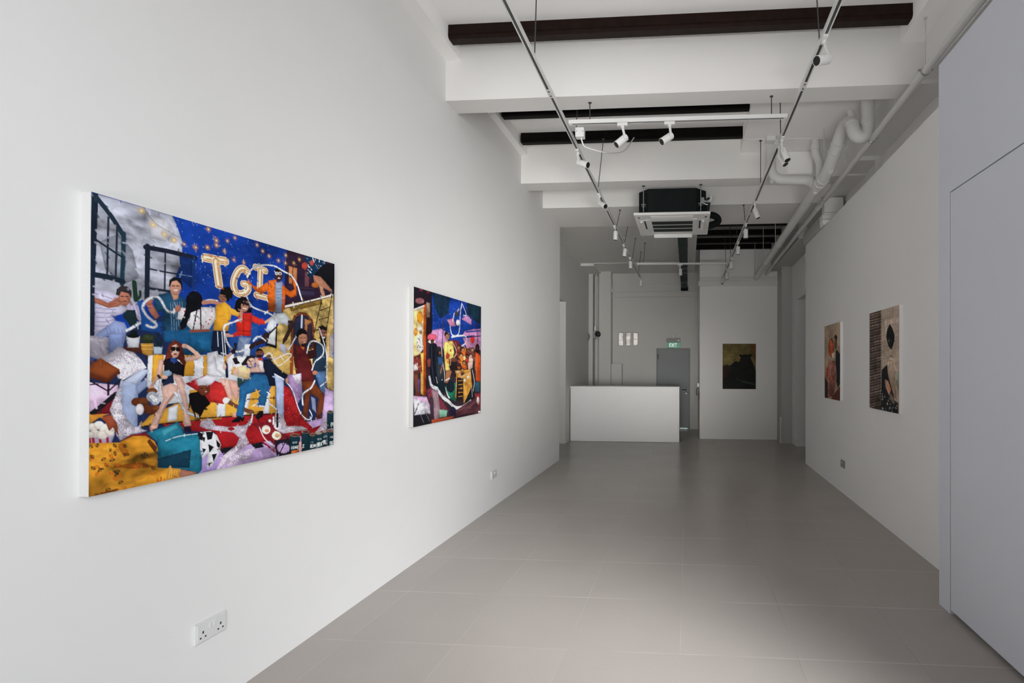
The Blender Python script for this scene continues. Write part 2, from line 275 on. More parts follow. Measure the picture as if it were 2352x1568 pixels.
G1, G2, G3, G4, G5 = 1.03, 1.2, 1.45, 1.5, 2.6
P1_DATA = """
P 123a94 14 -1,0 406,-13 408,244 0,514
P 123a94 14 236,-4 998,-8 1002,573 240,576
P 1c4890 14 275,400 572,368 573,532 275,540
D c8d8f0 2.4 170 236,4 708,2 698,266 572,478 433,507 239,374
D b8c8e8 2.4 60 231,7 406,-9 408,244 254,231
P b0b2bf 30 0,3 228,2 243,31 252,57 262,90 263,135 253,190 239,234 219,294 154,343 94,385 -1,380
P 90939f 30 21,160 70,117 110,164 129,257 88,287 37,247
P d2d2da 20 152,34 211,18 238,61 211,105 159,105
P 1a2636 12 2,3 18,2 16,105 12,281 11,525 -4,526 0,145
S 20303e 0 16.0 11,12 50,62 84,120
S 1f3a4a 0 14.6 85,112 84,193 81,288
S 1c2838 0 6.4 44,71 42,268
S 1c2c3a 0 6.5 67,103 64,270
S 1c2838 0 7.0 13,155 45,174 81,195
S 1a2636 0 18.1 10,271 46,272 83,279
P 12306c 8 253,148 298,153 295,264 245,225 255,186
S 1c2030 0 17.5 147,143 218,139 308,141
S 1c2434 0 17.6 153,137 152,332
S 1c2434 0 6.3 207,150 206,286
S 1c2434 0 5.7 158,218 207,219 253,218
S 7088b0 0 3.2 253,218 295,217
S 1c2434 0 9.2 159,289 226,289
S 1a3462 0 9.2 304,143 304,263
S 5a4c30 0 1.9 138,-1 165,37 201,59 254,77
G d8a838 17.4 134,16
G fff0b0 7.6 134,16
G d8a838 17.8 169,55
G fff0b0 7.7 169,55
G d8a838 18.1 204,79
G fff0b0 7.9 204,79
G d8a838 18.5 235,92
G fff0b0 8.0 235,92
G b07a40 13.9 269,97
G fff0c8 6.1 269,97
G b07a40 14.2 306,99
G fff0c8 6.3 306,99
G b07a40 14.6 352,87
G fff0c8 6.4 352,87
G b07a40 14.6 355,12
G fff0c8 6.5 355,12
G b07a40 14.9 386,49
G fff0c8 6.6 386,49
G b07a40 14.9 386,68
G fff0c8 6.6 386,68
P 2a1a2e 16 709,-4 998,-7 999,211 695,285 702,71
P b87848 14 719,77 766,77 764,167 720,162
P 6a4048 8 809,83 838,82 835,159 809,161
S 2a1a2e 0 4.2 742,74 740,166
S 4a3a50 0 3.1 720,178 867,164
S 38304a 0 20.7 720,206 861,187
G b07a40 13.8 355,13
G fff0c8 6.0 355,13
G b07a40 14.0 386,49
G fff0c8 6.1 386,49
G b07a40 13.8 352,87
G fff0c8 6.0 352,87
G b07a40 14.0 387,69
G fff0c8 6.1 387,69
G b07a40 14.3 418,85
G fff0c8 6.2 418,85
G b07a40 14.3 430,38
G fff0c8 6.3 430,38
G b07a40 14.6 461,16
G fff0c8 6.4 461,16
G b07a40 14.6 457,111
G fff0c8 6.4 457,111
G b07a40 14.9 500,114
G fff0c8 6.5 500,114
G b07a40 15.3 559,19
G fff0c8 6.7 559,19
G b07a40 15.5 586,40
G fff0c8 6.8 586,40
G b07a40 15.8 617,55
G fff0c8 6.9 617,55
G b07a40 16.1 665,64
G fff0c8 7.1 665,64
G b07a40 16.4 703,29
G fff0c8 7.2 703,29
G b07a40 16.4 701,67
G fff0c8 7.2 701,67
G b07a40 16.8 747,57
G fff0c8 7.3 747,57
G b07a40 17.0 778,31
G fff0c8 7.4 778,31
G b07a40 18.4 958,53
G fff0c8 8.0 958,53
G b07a40 13.4 310,99
G fff0c8 5.9 310,99
P 10304e 8 809,1 944,-3 910,58 870,105 828,109 818,54
D d0d8e0 5.4 34 812,4 941,0 907,56 867,101 831,105 822,53
P b84438 6 828,52 825,62 819,71 809,75 800,75 793,69 791,60 793,50 800,41 809,37 818,37 825,42
P c04a40 8 837,28 860,11 866,26 857,45 841,43
P 121218 8 886,58 941,14 998,0 999,158 934,124 867,92
P b57c62 8 860,91 907,90 984,146 986,160 907,143 867,123
P c08a6e 8 894,134 921,135 943,202 965,239 915,266 907,258 932,232
P b0622a 6 898,136 894,145 886,152 874,156 862,156 853,152 850,145 853,137 862,130 874,125 886,125 894,129
P d2b26a 34 697,287 994,176 997,631 735,626 672,564 593,521 660,383
P c9a65a 30 572,484 736,445 745,606 712,614 656,568
P d0ae66 34 946,329 995,324 998,703 949,680
P 8a6a30 40 721,263 908,202 921,234 733,298
S e6e0d8 0 10.2 699,279 855,226 988,173
S 2a2024 0 3.6 701,287 988,182
P 7a3c1c 8 733,365 747,317 783,294 823,294 859,325 869,363 866,474 734,522
P 262a40 8 746,359 759,323 792,305 827,310 854,345 860,463 747,521
P b87a48 8 811,325 850,332 849,398 811,393
P 3a2a38 8 827,345 849,343 856,452 824,454
S c8ccd8 0 11.8 795,311 793,370
S 1c1616 0 6.2 918,206 888,317 859,430
S 1c1616 0 6.4 984,169 947,373
S 1c1616 0 5.1 907,270 965,245
S 1c1616 0 5.0 892,323 958,300
S 1c1616 0 5.0 875,379 947,356
P 9a4a22 14 728,456 748,449 746,607 729,609
S f4e6cc 0 35.1 344,131 385,129 422,126
S a85c24 0 28.2 344,131 385,129 422,126
S e6c594 0 23.1 344,131 385,129 422,126
S fbeed6 0 8.5 342,129 382,127 419,124
S b87434 0 3.2 350,134 390,132 428,129
S f4e6cc 0 35.0 385,137 391,184 398,231
S a85c24 0 28.0 385,137 391,184 398,231
S e6c594 0 22.7 385,137 391,184 398,231
S fbeed6 0 8.4 382,135 388,182 395,229
S b87434 0 3.2 390,140 397,187 403,234
S f4e6cc 0 31.9 517,152 498,140 475,157 457,206 465,246 490,253 517,234 520,210 499,207
S a85c24 0 24.4 517,152 498,140 475,157 457,206 465,246 490,253 517,234 520,210 499,207
S e6c594 0 18.8 517,152 498,140 475,157 457,206 465,246 490,253 517,234 520,210 499,207
S fbeed6 0 7.2 514,151 495,138 473,155 454,205 462,244 487,251 515,233 517,209 496,206
S b87434 0 2.7 522,155 503,143 480,159 462,209 469,249 495,256 522,237 525,213 503,210
S f4e6cc 0 30.6 553,121 600,128
S a85c24 0 22.9 553,121 600,128
S e6c594 0 17.2 553,121 600,128
S fbeed6 0 6.7 550,120 598,127
S b87434 0 2.5 558,124 605,130
S f4e6cc 0 29.9 576,130 573,232
S a85c24 0 22.2 576,130 573,232
S e6c594 0 16.4 576,130 573,232
S fbeed6 0 6.5 574,128 571,230
S b87434 0 2.4 581,132 578,234
S f4e6cc 0 28.7 557,246 604,251
S a85c24 0 21.1 557,246 604,251
S e6c594 0 15.3 557,246 604,251
S fbeed6 0 6.1 555,245 601,249
S b87434 0 2.3 561,249 608,253
P c9c4da 10 11,319 46,317 71,327 77,362 96,367 83,391 62,401 65,451 12,469
S 8272a4 0 2.1 13,333 38,338 65,346
S 8272a4 0 2.1 13,348 38,352 65,357
S 8272a4 0 2.1 13,364 38,366 66,367
S 8272a4 0 2.1 13,379 38,380 66,378
S 8272a4 0 2.1 13,394 38,394 66,389
S 8272a4 0 2.1 13,410 38,409 66,400
S 8272a4 0 2.1 13,425 38,423 66,411
S 8272a4 0 2.1 13,440 39,437 66,422
S 8272a4 0 2.1 13,456 39,451 66,432
P c4bcd6 8 94,349 119,349 137,369 152,405 136,418 118,396 94,373
S 8272a4 0 1.8 100,350 106,369
S 8272a4 0 1.9 109,352 118,379
S 8272a4 0 1.9 119,354 130,388
S 8272a4 0 1.9 128,357 142,398
P b56e56 8 11,346 46,358 77,331 84,336 77,348 85,354 71,368 46,376 11,363
S 7a3a2c 0 1.8 46,367 74,352
P b87860 6 106,330 103,346 97,358 89,364 80,361 74,351 72,336 74,320 80,308 88,302 97,305 103,315
S 2a1814 0 3.4 79,331 86,330
S 2a1814 0 3.4 91,329 98,329
S 7a2a24 0 3.8 85,347 94,346
P 343034 8 65,328 67,309 79,294 99,294 108,309 107,332 100,318 79,314 74,330
P a65e4a 6 153,412 152,418 148,423 143,425 138,424 134,420 133,414 134,409 138,404 143,402 148,403 151,407
P 8e9cc6 14 11,469 63,416 89,421 96,441 89,489 78,522 51,523 58,462 11,497
S 6a78a8 0 1.8 39,442 61,509
S 6a78a8 0 1.8 49,443 67,508
S 6a78a8 0 1.8 60,444 73,508
S 6a78a8 0 1.8 72,445 79,508
S 6a78a8 0 1.8 83,445 86,507
S 20362a 0 15.7 115,276 120,337
S 20362a 0 9.1 132,305 132,322 123,337
P 1a2c30 8 94,376 118,373 125,408 112,450 100,422 84,398
P 1d58a8 8 124,340 142,334 155,385 161,404 200,407 200,447 136,444 136,403
P 1f4a68 22 172,316 219,292 254,298 285,320 289,464 214,481 202,419 200,364 177,379
S 8ca4b8 0 1.6 225,329 228,388 231,460
S 8ca4b8 0 1.6 232,328 236,388 239,460
S 8ca4b8 0 1.6 240,327 244,387 247,459
S 8ca4b8 0 1.6 247,325 251,386 256,458
S 8ca4b8 0 1.6 255,324 259,385 264,458
S 8ca4b8 0 1.6 263,323 267,384 273,457
P b87058 8 148,344 169,345 190,386 179,400 160,375
P b06a54 6 170,333 169,341 165,347 159,350 153,348 149,344 148,337 149,329 153,323 159,320 165,321 169,326
P d0987e 8 224,289 254,284 249,313 235,321
P cc947c 6 262,264 259,281 252,295 242,301 232,298 224,287 221,272 224,255 231,241 241,235 251,237 259,248
S 2a1814 0 3.7 230,266 238,265
S 2a1814 0 3.7 244,264 253,263
S 7a2a24 0 4.2 237,284 248,282
P 15161c 8 219,272 221,246 236,231 257,232 264,253 263,286 258,255 245,243 229,250 223,271
P f0e4dc 6 250,280 249,282 246,284 242,285 237,285 234,284 233,283 234,281 237,279 242,278 246,277 249,278
P 1f5f90 18 200,441 376,413 368,470 333,529 270,525 259,476 207,480
S b4b8c4 45 10.0 95,448 112,435 132,417
S f2f2f2 42 4.3 95,448 112,435 132,417
S b4b8c4 45 10.4 152,424 172,430 181,417 155,393 140,364 151,334 180,316 196,329 211,359 230,366 254,349
S f2f2f2 42 4.4 152,424 172,430 181,417 155,393 140,364 151,334 180,316 196,329 211,359 230,366 254,349
P e4dfe2 8 254,345 290,344 340,331 382,327 386,375 360,421 298,430 265,392 247,390
D b83a48 5.3 30 254,349 380,332 384,375 360,421 298,426 262,389
P 0d0f16 6 336,306 332,326 320,342 305,349 290,346 280,333 276,315 279,295 290,280 305,272 320,275 331,287
P 0d0f16 8 279,321 334,312 328,341 294,360 276,420 262,429 256,410 274,358
S 12141c 0 5.1 317,336 302,426
S 12141c 0 5.1 328,334 331,440
S 12141c 0 5.0 290,344 287,390
P b06a58 6 260,348 258,355 254,361 249,363 244,362 240,358 239,351 240,344 244,338 249,336 254,337 258,341
S 8a4a38 0 12.5 295,433 360,425
P 1f6898 18 285,440 362,428 377,511 290,514
S b4b8c4 45 8.9 336,316 359,300 392,299
S f2f2f2 42 3.8 336,316 359,300 392,299
S b8806a 0 14.5 338,315 370,306 405,310
P e2a12e 16 384,319 421,298 445,315 448,353 435,420 374,423 384,361
P e6ab3c 12 432,317 490,332 491,349 477,355 441,347
P 9a6850 6 432,276 430,288 423,297 414,302 405,300 399,293 396,282 399,271 405,262 414,257 423,259 429,266
S 2a1814 0 3.0 404,278 411,278
S 2a1814 0 3.0 417,277 424,276
S 7a2a24 0 3.4 410,290 419,288
P 14100f 8 400,266 410,240 436,231 454,248 452,275 432,297 423,271 406,269
P c08870 6 498,338 497,343 493,348 488,350 483,349 479,346 478,340 479,335 483,330 488,328 493,329 497,332
P 141e36 8 376,423 438,422 435,525 365,525
S dfe3ea 0 3.5 410,426 417,524
S dfe3ea 0 3.6 418,426 427,523
S dfe3ea 0 3.5 393,428 396,487
P 110d10 8 461,320 467,287 490,265 518,262 537,290 537,328 513,333 472,334
P c48a70 6 523,303 521,316 514,326 505,330 497,328 490,320 488,308 490,295 496,285 505,280 514,282 521,290
S 2a1814 0 2.8 496,303 503,303
S 2a1814 0 2.8 508,302 515,302
S 7a2a24 0 3.2 501,317 511,316
S 1c0f18 0 11.1 495,291 522,295
S f0e6e0 0 4.2 498,315 513,315
P d12c22 16 495,336 537,330 535,385 534,436 473,435 468,378 477,354
P d43428 12 536,338 603,360 600,377 552,376 534,366
P cc2a22 8 475,419 455,429 451,446 478,440
S 8a1412 0 2.8 499,342 502,430
S 8a1412 0 3.7 475,414 533,414
S d8a896 0 11.7 602,365 641,335
P d09a88 6 446,437 444,442 440,445 433,447 427,446 422,443 420,439 422,434 427,431 433,429 439,430 444,433
S d09a88 0 9.0 437,440 453,439
S c08c76 0 11.1 490,325 491,366
P 7484a2 16 481,442 536,441 526,468 508,524 469,525 477,465
P e0e4ea 8 505,472 533,470 529,523 503,523
S 1c2028 0 13.7 466,474 453,516
P cc611c 22 615,170 656,155 655,313 616,314 610,230
P cf5f1a 22 516,178 541,206 571,210 611,176 618,212 581,239 551,228 522,196
P 8494ac 16 649,173 686,161 690,247 683,313 648,315
P c45517 18 685,156 704,194 699,292 684,313
P cf5f1a 22 702,184 726,201 749,186 738,133 761,141 763,216 732,231 702,216
S 4a5a78 0 2.5 656,202 682,194
S 4a5a78 0 2.5 656,216 682,208
S 4a5a78 0 2.5 656,230 682,222
S 4a5a78 0 2.5 657,244 682,236
D 8a2a10 4.4 26 616,175 653,163 654,308 617,308
P 38201a 6 530,167 528,173 525,178 519,181 514,180 510,177 509,172 510,166 514,161 519,158 525,159 528,162
P 38201a 6 747,121 744,129 736,134 729,132 726,125 729,117 736,113 743,114
P 4e2c22 6 688,131 685,147 677,159 667,165 657,163 649,154 646,140 649,125 656,113 666,106 677,108 685,117
S 2a1814 0 3.1 655,135 664,133
S 2a1814 0 3.1 670,132 678,131
S 7a2a24 0 3.4 662,150 673,148
P 110d0e 8 647,129 648,109 666,95 685,101 686,120 675,110 656,116
P ececec 6 666,126 663,132 656,136 649,135 647,130 649,123 656,119 663,120
P 6a4a40 6 661,127 660,130 656,132 653,132 651,129 653,125 656,123 660,124
P ececec 6 683,122 680,129 673,133 666,132 663,126 666,120 673,116 680,117
P 6a4a40 6 678,123 677,127 673,129 670,128 668,125 670,122 673,120 677,120
P f0e6e0 6 675,146 673,149 667,151 662,151 660,149 662,146 667,144 673,144
P d8dee2 14 641,319 699,310 736,344 717,370 676,361 650,370 645,405 602,404 617,360
P 3c2622 8 716,344 743,341 749,364 712,440 689,464 689,441 717,388
P bcb8ca 8 669,455 708,466 710,520 677,490
P 382220 8 597,414 638,405 635,436 603,458 553,480 534,498 525,486 533,470 582,444
S b4b8c4 45 8.3 517,171 536,134 580,106 642,95 691,109 734,119
S f2f2f2 42 3.5 517,171 536,134 580,106 642,95 691,109 734,119
S b4b8c4 45 9.2 734,120 767,161 786,211 795,232
S f2f2f2 42 3.9 734,120 767,161 786,211 795,232
S b4b8c4 45 8.2 513,261 537,300 581,314 622,323 645,344 656,413
S f2f2f2 42 3.5 513,261 537,300 581,314 622,323 645,344 656,413
S b4b8c4 45 8.9 490,364 433,391 418,406 424,441 438,480 469,506 514,495
S f2f2f2 42 3.8 490,364 433,391 418,406 424,441 438,480 469,506 514,495
S b4b8c4 45 8.4 545,455 572,434 605,452
S f2f2f2 42 3.6 545,455 572,434 605,452
P 1a1a1c 8 613,417 661,373 658,485 602,471
P e6e6e6 8 623,418 654,388 651,469 611,461
S e2d8d0 0 5.8 593,526 624,506 643,540
S e2d8d0 0 6.0 646,540 712,507 735,517 672,565 646,540
S e2d8d0 0 6.1 677,516 694,538
P 5a4a48 8 603,525 624,512 637,537 619,545
P 22364c 8 869,440 947,437 946,630 864,628 860,540
P 50709a 16 874,597 943,592 944,723 910,693
P 8e5c4a 6 952,388 949,405 939,418 926,423 913,420 904,409 900,393 903,376 913,363 926,358 939,361 949,372
S 2a1814 0 3.4 912,388 922,388
S 2a1814 0 3.4 930,387 940,387
S 7a2a24 0 3.9 920,406 934,405
P 15110f 8 899,377 895,358 922,347 950,358 949,376 922,369
P 15110f 8 904,405 947,410 940,453 913,455
P f0e6e0 6 939,412 937,416 931,417 925,416 923,413 925,410 931,408 937,409
S 2a1a18 0 3.4 906,387 949,385
P a89a98 8 965,400 995,386 996,526 965,515
P 5a1a1d 14 760,471 806,460 832,486 860,573 867,628 767,626 749,532
P 5e1c1e 16 751,454 801,470 832,520 865,597 869,649 839,681 795,647 767,559
P 34181a 8 828,489 868,480 860,436 882,437 884,519 844,532
P 40241f 6 885,434 883,441 877,447 869,449 861,448 856,443 854,436 856,429 861,423 869,421 877,422 883,427
P b88068 6 893,601 891,608 884,612 876,613 867,612 861,607 859,601 861,595 867,591 876,589 884,591 891,595
P c86a2a 8 787,461 812,460 809,487 793,477
P b47e62 6 828,426 824,445 814,459 801,465 787,461 777,448 774,429 777,411 787,396 800,390 814,394 824,407
S 2a1814 0 3.8 786,424 796,424
S 2a1814 0 3.8 805,423 816,423
S 7a2a24 0 4.2 794,445 809,444
P 0f0f13 8 763,421 766,389 793,376 821,384 824,405 799,402 778,412 772,436
P 241816 8 784,440 793,456 821,449 818,468 793,469
P e8dcd4 6 815,446 813,449 807,451 801,450 799,447 801,445 807,443 813,444
P 6c3319 20 795,644 866,646 912,693 943,731 922,820 884,833 899,738 847,707 834,806 799,829 814,723
P 8a8fae 8 852,723 878,736 885,814 859,789
P 5c2a18 8 796,816 835,813 830,865 787,860
P 481f13 8 879,827 922,834 902,897 878,882
P aa90ba 20 315,900 999,837 1000,1018 659,1007 316,1018
P d9bbd6 22 -2,624 73,637 73,669 0,729
P a58cc4 20 324,920 413,937 413,999 313,1006
P 8f88b0 16 76,662 90,656 88,787 157,804 109,820 77,829 57,740
P 9c1a1f 24 207,762 652,786 660,802 695,657 726,674 774,763 799,829 866,889 957,873 958,927 725,917 658,917 536,916 480,923 411,917 385,843 314,829 208,802
D d84a4a 3.1 90 701,673 729,684 771,765 796,832 708,837
P a889b8 18 712,611 794,602 801,720 771,760 735,684
P c0a4cc 18 942,683 998,706 998,813 912,873 926,818
P 761922 18 1,730 67,669 84,681 54,734
S 16161c 0 15.9 6,728 37,699 67,667
P 14141c 8 536,916 596,916 596,941 556,941
P 14141c 8 402,911 480,918 419,945
P 2c58a8 8 7,504 35,497 27,542 -2,560
P 8292c0 14 47,461 90,457 86,514 46,538
P e4e5ec 10 157,531 410,522 411,733 202,712 153,643
P e4e5ec 10 290,530 515,523 515,637 291,630
P e2a236 10 171,529 205,528 202,614 167,630
P e2a236 10 273,527 310,526 308,609 271,609
P e2a236 10 340,527 354,526 352,606 338,610
P e2a236 10 340,530 354,530 354,606 341,606
P e2a236 10 420,526 434,526 433,576 418,576
P e2a236 10 451,571 468,571 465,606 449,605
P e2a63c 10 129,791 163,751 251,712 411,724 412,791 199,783 129,788
P e2a63c 10 291,664 652,660 656,792 292,778
P e6e8ee 8 221,729 252,718 249,777 218,780
P e6e8ee 8 391,668 428,670 426,785 392,783
P e6e8ee 8 510,655 544,657 516,784 493,784
P e6e8ee 8 601,659 626,660 623,789 595,788
S 1a1616 0 4.2 518,716 653,718
S 1a1616 0 3.2 215,715 257,712
S 241018 0 5.3 132,788 199,786 327,785
S 241018 0 5.0 314,779 653,792
P aab8da 8 82,628 140,584 161,586 129,636 127,789 85,780
P c9d3ea 6 82,628 139,581 160,585 123,637
P 98a6cc 8 123,638 157,613 153,647 126,674
S 8090b8 0 1.9 122,637 123,788
P aebbdc 8 647,604 696,632 698,818 659,797 655,661
S d4dcee 0 7.0 648,605 696,632
P 4a60a0 8 620,659 635,660 604,717
P bdb5c2 55 -3,472 47,475 47,536 29,554 0,541
P c6bec9 55 28,538 47,532 72,505 113,519 137,548 153,578 137,584 83,622 83,721 114,783 156,804 114,810 80,827 71,814 56,734 51,720 74,649 81,619 39,572
P b9abb8 55 333,789 369,783 389,815 449,830 512,828 536,810 522,844 512,870 529,910 490,934 441,965 403,1002 390,999 419,945 474,910 486,880 458,854 357,827 328,811
P 9c1a1f 6 465,840 463,843 458,845 451,845 444,843 439,840 437,836 439,832 444,830 451,830 458,832 463,836
P c6bac4 55 657,775 697,816 715,860 796,869 837,892 691,894 646,877 646,835
P c8bac8 55 950,832 958,908 876,915 926,874
P c9bccb 55 743,612 788,604 795,677 758,643
P c0b0c4 55 436,949 556,934 527,981 437,998
P 5a2815 8 -1,575 -1,610 45,630 79,597 76,581
P 884421 14 -1,572 26,545 77,583 46,614 -1,593
S 1e181e 0 7.1 48,627 47,668
S 1e181e 0 4.8 -1,618 48,657
S 1e181e 0 5.1 81,617 49,655
S 1e181e 0 4.1 -1,633 21,631
P 4c251d 8 83,505 113,497 153,498 153,531 95,517
S 3a1a14 0 5.3 152,513 151,559
P d3d3d9 8 94,466 133,463 129,505 97,507
P 101819 6 132,464 129,468 122,471 113,473 104,472 97,470 95,466 97,463 104,459 113,458 122,458 129,460
P 0f1718 8 106,447 124,445 124,468 103,469
P c8923c 14 134,490 173,487 171,528 157,534 140,526
S e8b860 0 2.3 137,497 171,495
S e8b860 0 2.3 138,510 171,509
P 2f3a24 40 176,470 173,479 166,486 155,489 145,487 137,481 135,473 137,464 145,457 155,454 165,455 173,461
S 15221e 0 4.7 187,502 177,464
S 15221e 0 4.7 187,502 187,456
S 15221e 0 4.7 187,502 197,467
S 15221e 0 4.7 187,502 202,478
P b9c9d9 8 172,500 201,499 198,526 174,527
P 7a3020 26 220,493 240,469 263,486 278,558 274,576 256,548 235,536 222,562 200,567 214,521
P e2b6a2 8 273,535 325,524 330,536 307,550 276,551
S e2b6a2 0 14.4 324,529 295,503 275,491
P e2b6a2 6 280,492 279,496 276,500 271,501 267,500 264,497 263,492 264,488 267,484 271,483 276,484 279,487
P e2b4a2 8 190,548 205,546 198,600 170,649 157,656 181,607
P d8a692 6 177,652 176,657 172,660 167,662 163,660 159,656 158,651 159,646 162,643 167,642 172,643 176,647
P e6c0ac 6 256,510 254,524 249,535 241,539 234,535 228,525 226,511 228,497 234,486 241,482 249,486 254,496
S 2a1814 0 2.8 233,507 239,508
S 2a1814 0 2.8 244,508 250,508
S 7a2a24 0 3.1 238,523 246,523
P 120c10 6 243,505 242,509 239,513 234,514 230,513 227,510 226,506 227,501 230,498 234,496 238,497 241,500
P 120c10 6 259,506 258,510 255,514 251,515 247,514 244,511 243,506 244,502 247,498 251,497 255,498 258,501
S b81c2c 0 4.0 237,527 245,527
P 7a3020 8 223,495 239,476 259,489 261,503 246,486 231,494 225,514
P 101018 8 207,547 228,539 250,549 274,571 271,612 238,603 205,647 191,647 204,608
P 1c2848 8 195,635 235,604 239,634 205,651
P 2c4c94 30 227,539 248,540 250,554 236,559 226,552
P e0b6a8 8 195,649 228,635 253,646 251,672 215,718 190,786 163,803 176,753 205,693
P c89484 8 251,655 215,717 189,786 186,785 212,709
P e4baac 8 234,605 263,606 275,641 298,804 274,805 264,697 249,644
P 18182c 8 272,806 298,806 298,830 275,824
P d0a090 8 170,787 189,787 186,800 162,805
P 8ea6bc 6 232,598 230,604 224,608 216,609 208,608 203,603 201,598 203,592 208,588 216,587 224,588 230,593
S 2a1a1c 0 8.6 188,606 195,617
P e0b4a2 6 219,612 217,616 213,619 208,620 203,619 199,616 197,612 199,608 202,605 208,604 213,605 217,608
P 7a4420 6 186,664 184,671 178,675 170,676 162,674 156,669 154,662 156,656 162,652 170,650 178,652 183,657
P 6a3418 6 139,700 137,707 132,713 124,714 117,711 111,705 109,697 111,690 117,684 124,683 132,685 137,691
P 7a4020 6 159,699 157,707 152,712 144,713 137,711 131,705 129,697 131,690 137,684 144,683 151,685 157,691
P 5e2e16 8 138,703 163,709 189,727 186,746 151,746
P e9e2e5 6 146,727 144,737 140,744 134,746 128,742 123,735 121,724 123,714 127,707 133,705 140,708 144,716
P 8a4a26 6 193,725 191,730 187,734 182,735 176,733 172,729 171,723 172,718 176,714 181,713 187,715 191,719
S b4b8c4 45 37.0 169,682 179,695
S f2f2f2 42 15.7 169,682 179,695
S b4b8c4 45 9.4 195,621 192,660 182,675
S f2f2f2 42 4.0 195,621 192,660 182,675
S b4b8c4 45 9.0 242,671 264,721 278,747
S f2f2f2 42 3.8 242,671 264,721 278,747
S b4b8c4 45 11.2 286,752 323,772
S f2f2f2 42 4.8 286,752 323,772
P b02228 16 276,638 349,605 347,616 411,640 411,715 346,721 317,668
P d8c8ca 8 307,628 345,614 369,626 330,646
P bb2c2a 18 360,646 415,636 437,706 422,730 362,715 354,671
P 0d090d 8 291,676 336,670 368,724 337,749 314,753 291,713
P 0d090d 8 287,682 323,670 366,721 346,741 333,771 300,743
S 0d090d 0 5.8 304,733 312,771
S 0d090d 0 5.9 323,743 329,777
S 0d090d 0 6.0 338,740 354,745
S 0d090d 0 5.8 293,715 289,740
P 703622 6 366,664 363,677 355,686 343,689 332,685 324,675 321,662 324,649 332,639 343,636 355,640 363,650
S 2a1814 0 3.9 331,659 340,660
S 2a1814 0 4.0 347,660 356,661
S 7a2a24 0 4.4 338,674 350,675
P e8d8cc 6 355,673 353,675 350,676 347,675 345,673 347,671 350,670 353,671
S 6a4232 0 17.9 428,714 479,747 535,773
P 7a4a38 6 552,777 550,782 546,785 539,786 533,784 528,780 527,774 528,769 533,766 539,765 545,767 550,771
P dcd4d4 30 442,716 440,722 435,727 428,728 422,726 417,721 415,714 417,707 421,703 428,701 435,704 440,709
P e8e6ec 12 354,517 393,506 399,529 387,538 393,581 428,607 414,617 354,607
P e6e2e8 12 429,521 465,516 457,581 434,599
P d8d4de 14 313,623 355,606 398,616 368,646 321,648
P 2a1a18 8 447,508 466,471 472,473 465,517
S c8a090 0 11.8 447,517 434,531
P 181418 8 453,537 469,530 487,557 465,562
P e6b8a8 8 399,621 439,625 453,671 459,724 439,707 422,662
P d8a898 8 438,626 475,635 484,692 471,729 448,672
P d49a88 8 457,771 473,768 473,791 455,787
P 26181c 8 492,558 514,529 546,521 553,533 520,563 496,567
P e8c2b2 6 553,548 551,561 544,570 534,574 524,571 517,561 515,549 517,536 524,527 534,523 543,526 550,535
S 2a1814 0 3.0 523,545 531,546
S 2a1814 0 3.0 537,546 544,546
S 7a2a24 0 3.4 529,560 540,560
P 26181c 8 513,555 515,531 534,520 555,524 558,537 539,531 524,536
P dac294 26 468,577 496,566 536,580 526,630 468,613
P e6bca8 8 456,590 478,571 481,608 456,608
P 2a4a48 30 473,617 518,630 479,656
P e4baaa 8 551,528 569,531 605,580 596,596 530,596 535,576 574,571 553,552
P 121a2e 8 592,538 625,535 668,580 719,611 707,628 646,601 652,662 620,660 603,601 592,571
P 80503e 6 592,507 589,518 582,525 573,528 563,526 556,519 554,509 556,499 563,491 573,488 582,490 589,497
S 2a1814 0 2.9 562,506 570,506
S 2a1814 0 2.9 575,506 583,506
S 7a2a24 0 3.3 568,517 578,517
P 15110f 8 555,504 563,490 583,488 593,503 578,498
P 2a1a16 8 560,516 588,516 583,528 565,528
P c43c2c 6 591,537 589,541 585,544 579,545 573,544 569,541 567,537 568,533 573,530 579,529 585,530 589,533
P e0d8d8 8 570,542 592,544 593,595 573,585
P c09080 6 722,638 720,649 713,654 707,649 704,638 707,627 713,623 719,627
P 246292 20 485,655 554,603 610,610 622,655 602,754 568,751 574,679 517,694 499,796 470,783 483,710
P 0f0f13 8 451,805 480,786 509,795 500,814 455,811
P 0f0f13 8 557,803 569,772 594,774 591,800 570,812
S b4b8c4 45 8.5 567,749 597,754
S f2f2f2 42 3.6 567,749 597,754
S b4b8c4 45 8.4 543,785 540,808 531,831
S f2f2f2 42 3.6 543,785 540,808 531,831
S b4b8c4 45 6.1 545,747 569,734
S f2f2f2 42 2.6 545,747 569,734
S b4b8c4 45 7.1 625,744 652,766 668,787
S f2f2f2 42 3.0 625,744 652,766 668,787
S 16263e 0 13.4 429,563 432,613
S 16263e 0 5.4 426,549 428,563
P e0b8a8 6 430,572 427,582 422,586 417,582 414,572 416,562 422,557 427,562
S b4b8c4 45 9.5 825,499 843,445 882,436 927,462 923,507 877,543 857,586
S f2f2f2 42 4.1 825,499 843,445 882,436 927,462 923,507 877,543 857,586
S b4b8c4 45 10.6 874,644 851,680 804,709 803,763
S f2f2f2 42 4.5 874,644 851,680 804,709 803,763
S b4b8c4 45 6.6 718,653 747,691 771,761 796,811 833,842 859,828 843,793
S f2f2f2 42 2.8 718,653 747,691 771,761 796,811 833,842 859,828 843,793
S b4b8c4 45 9.3 760,422 734,466 717,487
S f2f2f2 42 3.9 760,422 734,466 717,487
S b4b8c4 45 8.2 949,649 911,673
S f2f2f2 42 3.5 949,649 911,673
S b4b8c4 45 8.1 902,367 933,444 951,517 952,649
S f2f2f2 42 3.4 902,367 933,444 951,517 952,649
P 781920 8 77,833 109,812 154,811 170,829 115,830
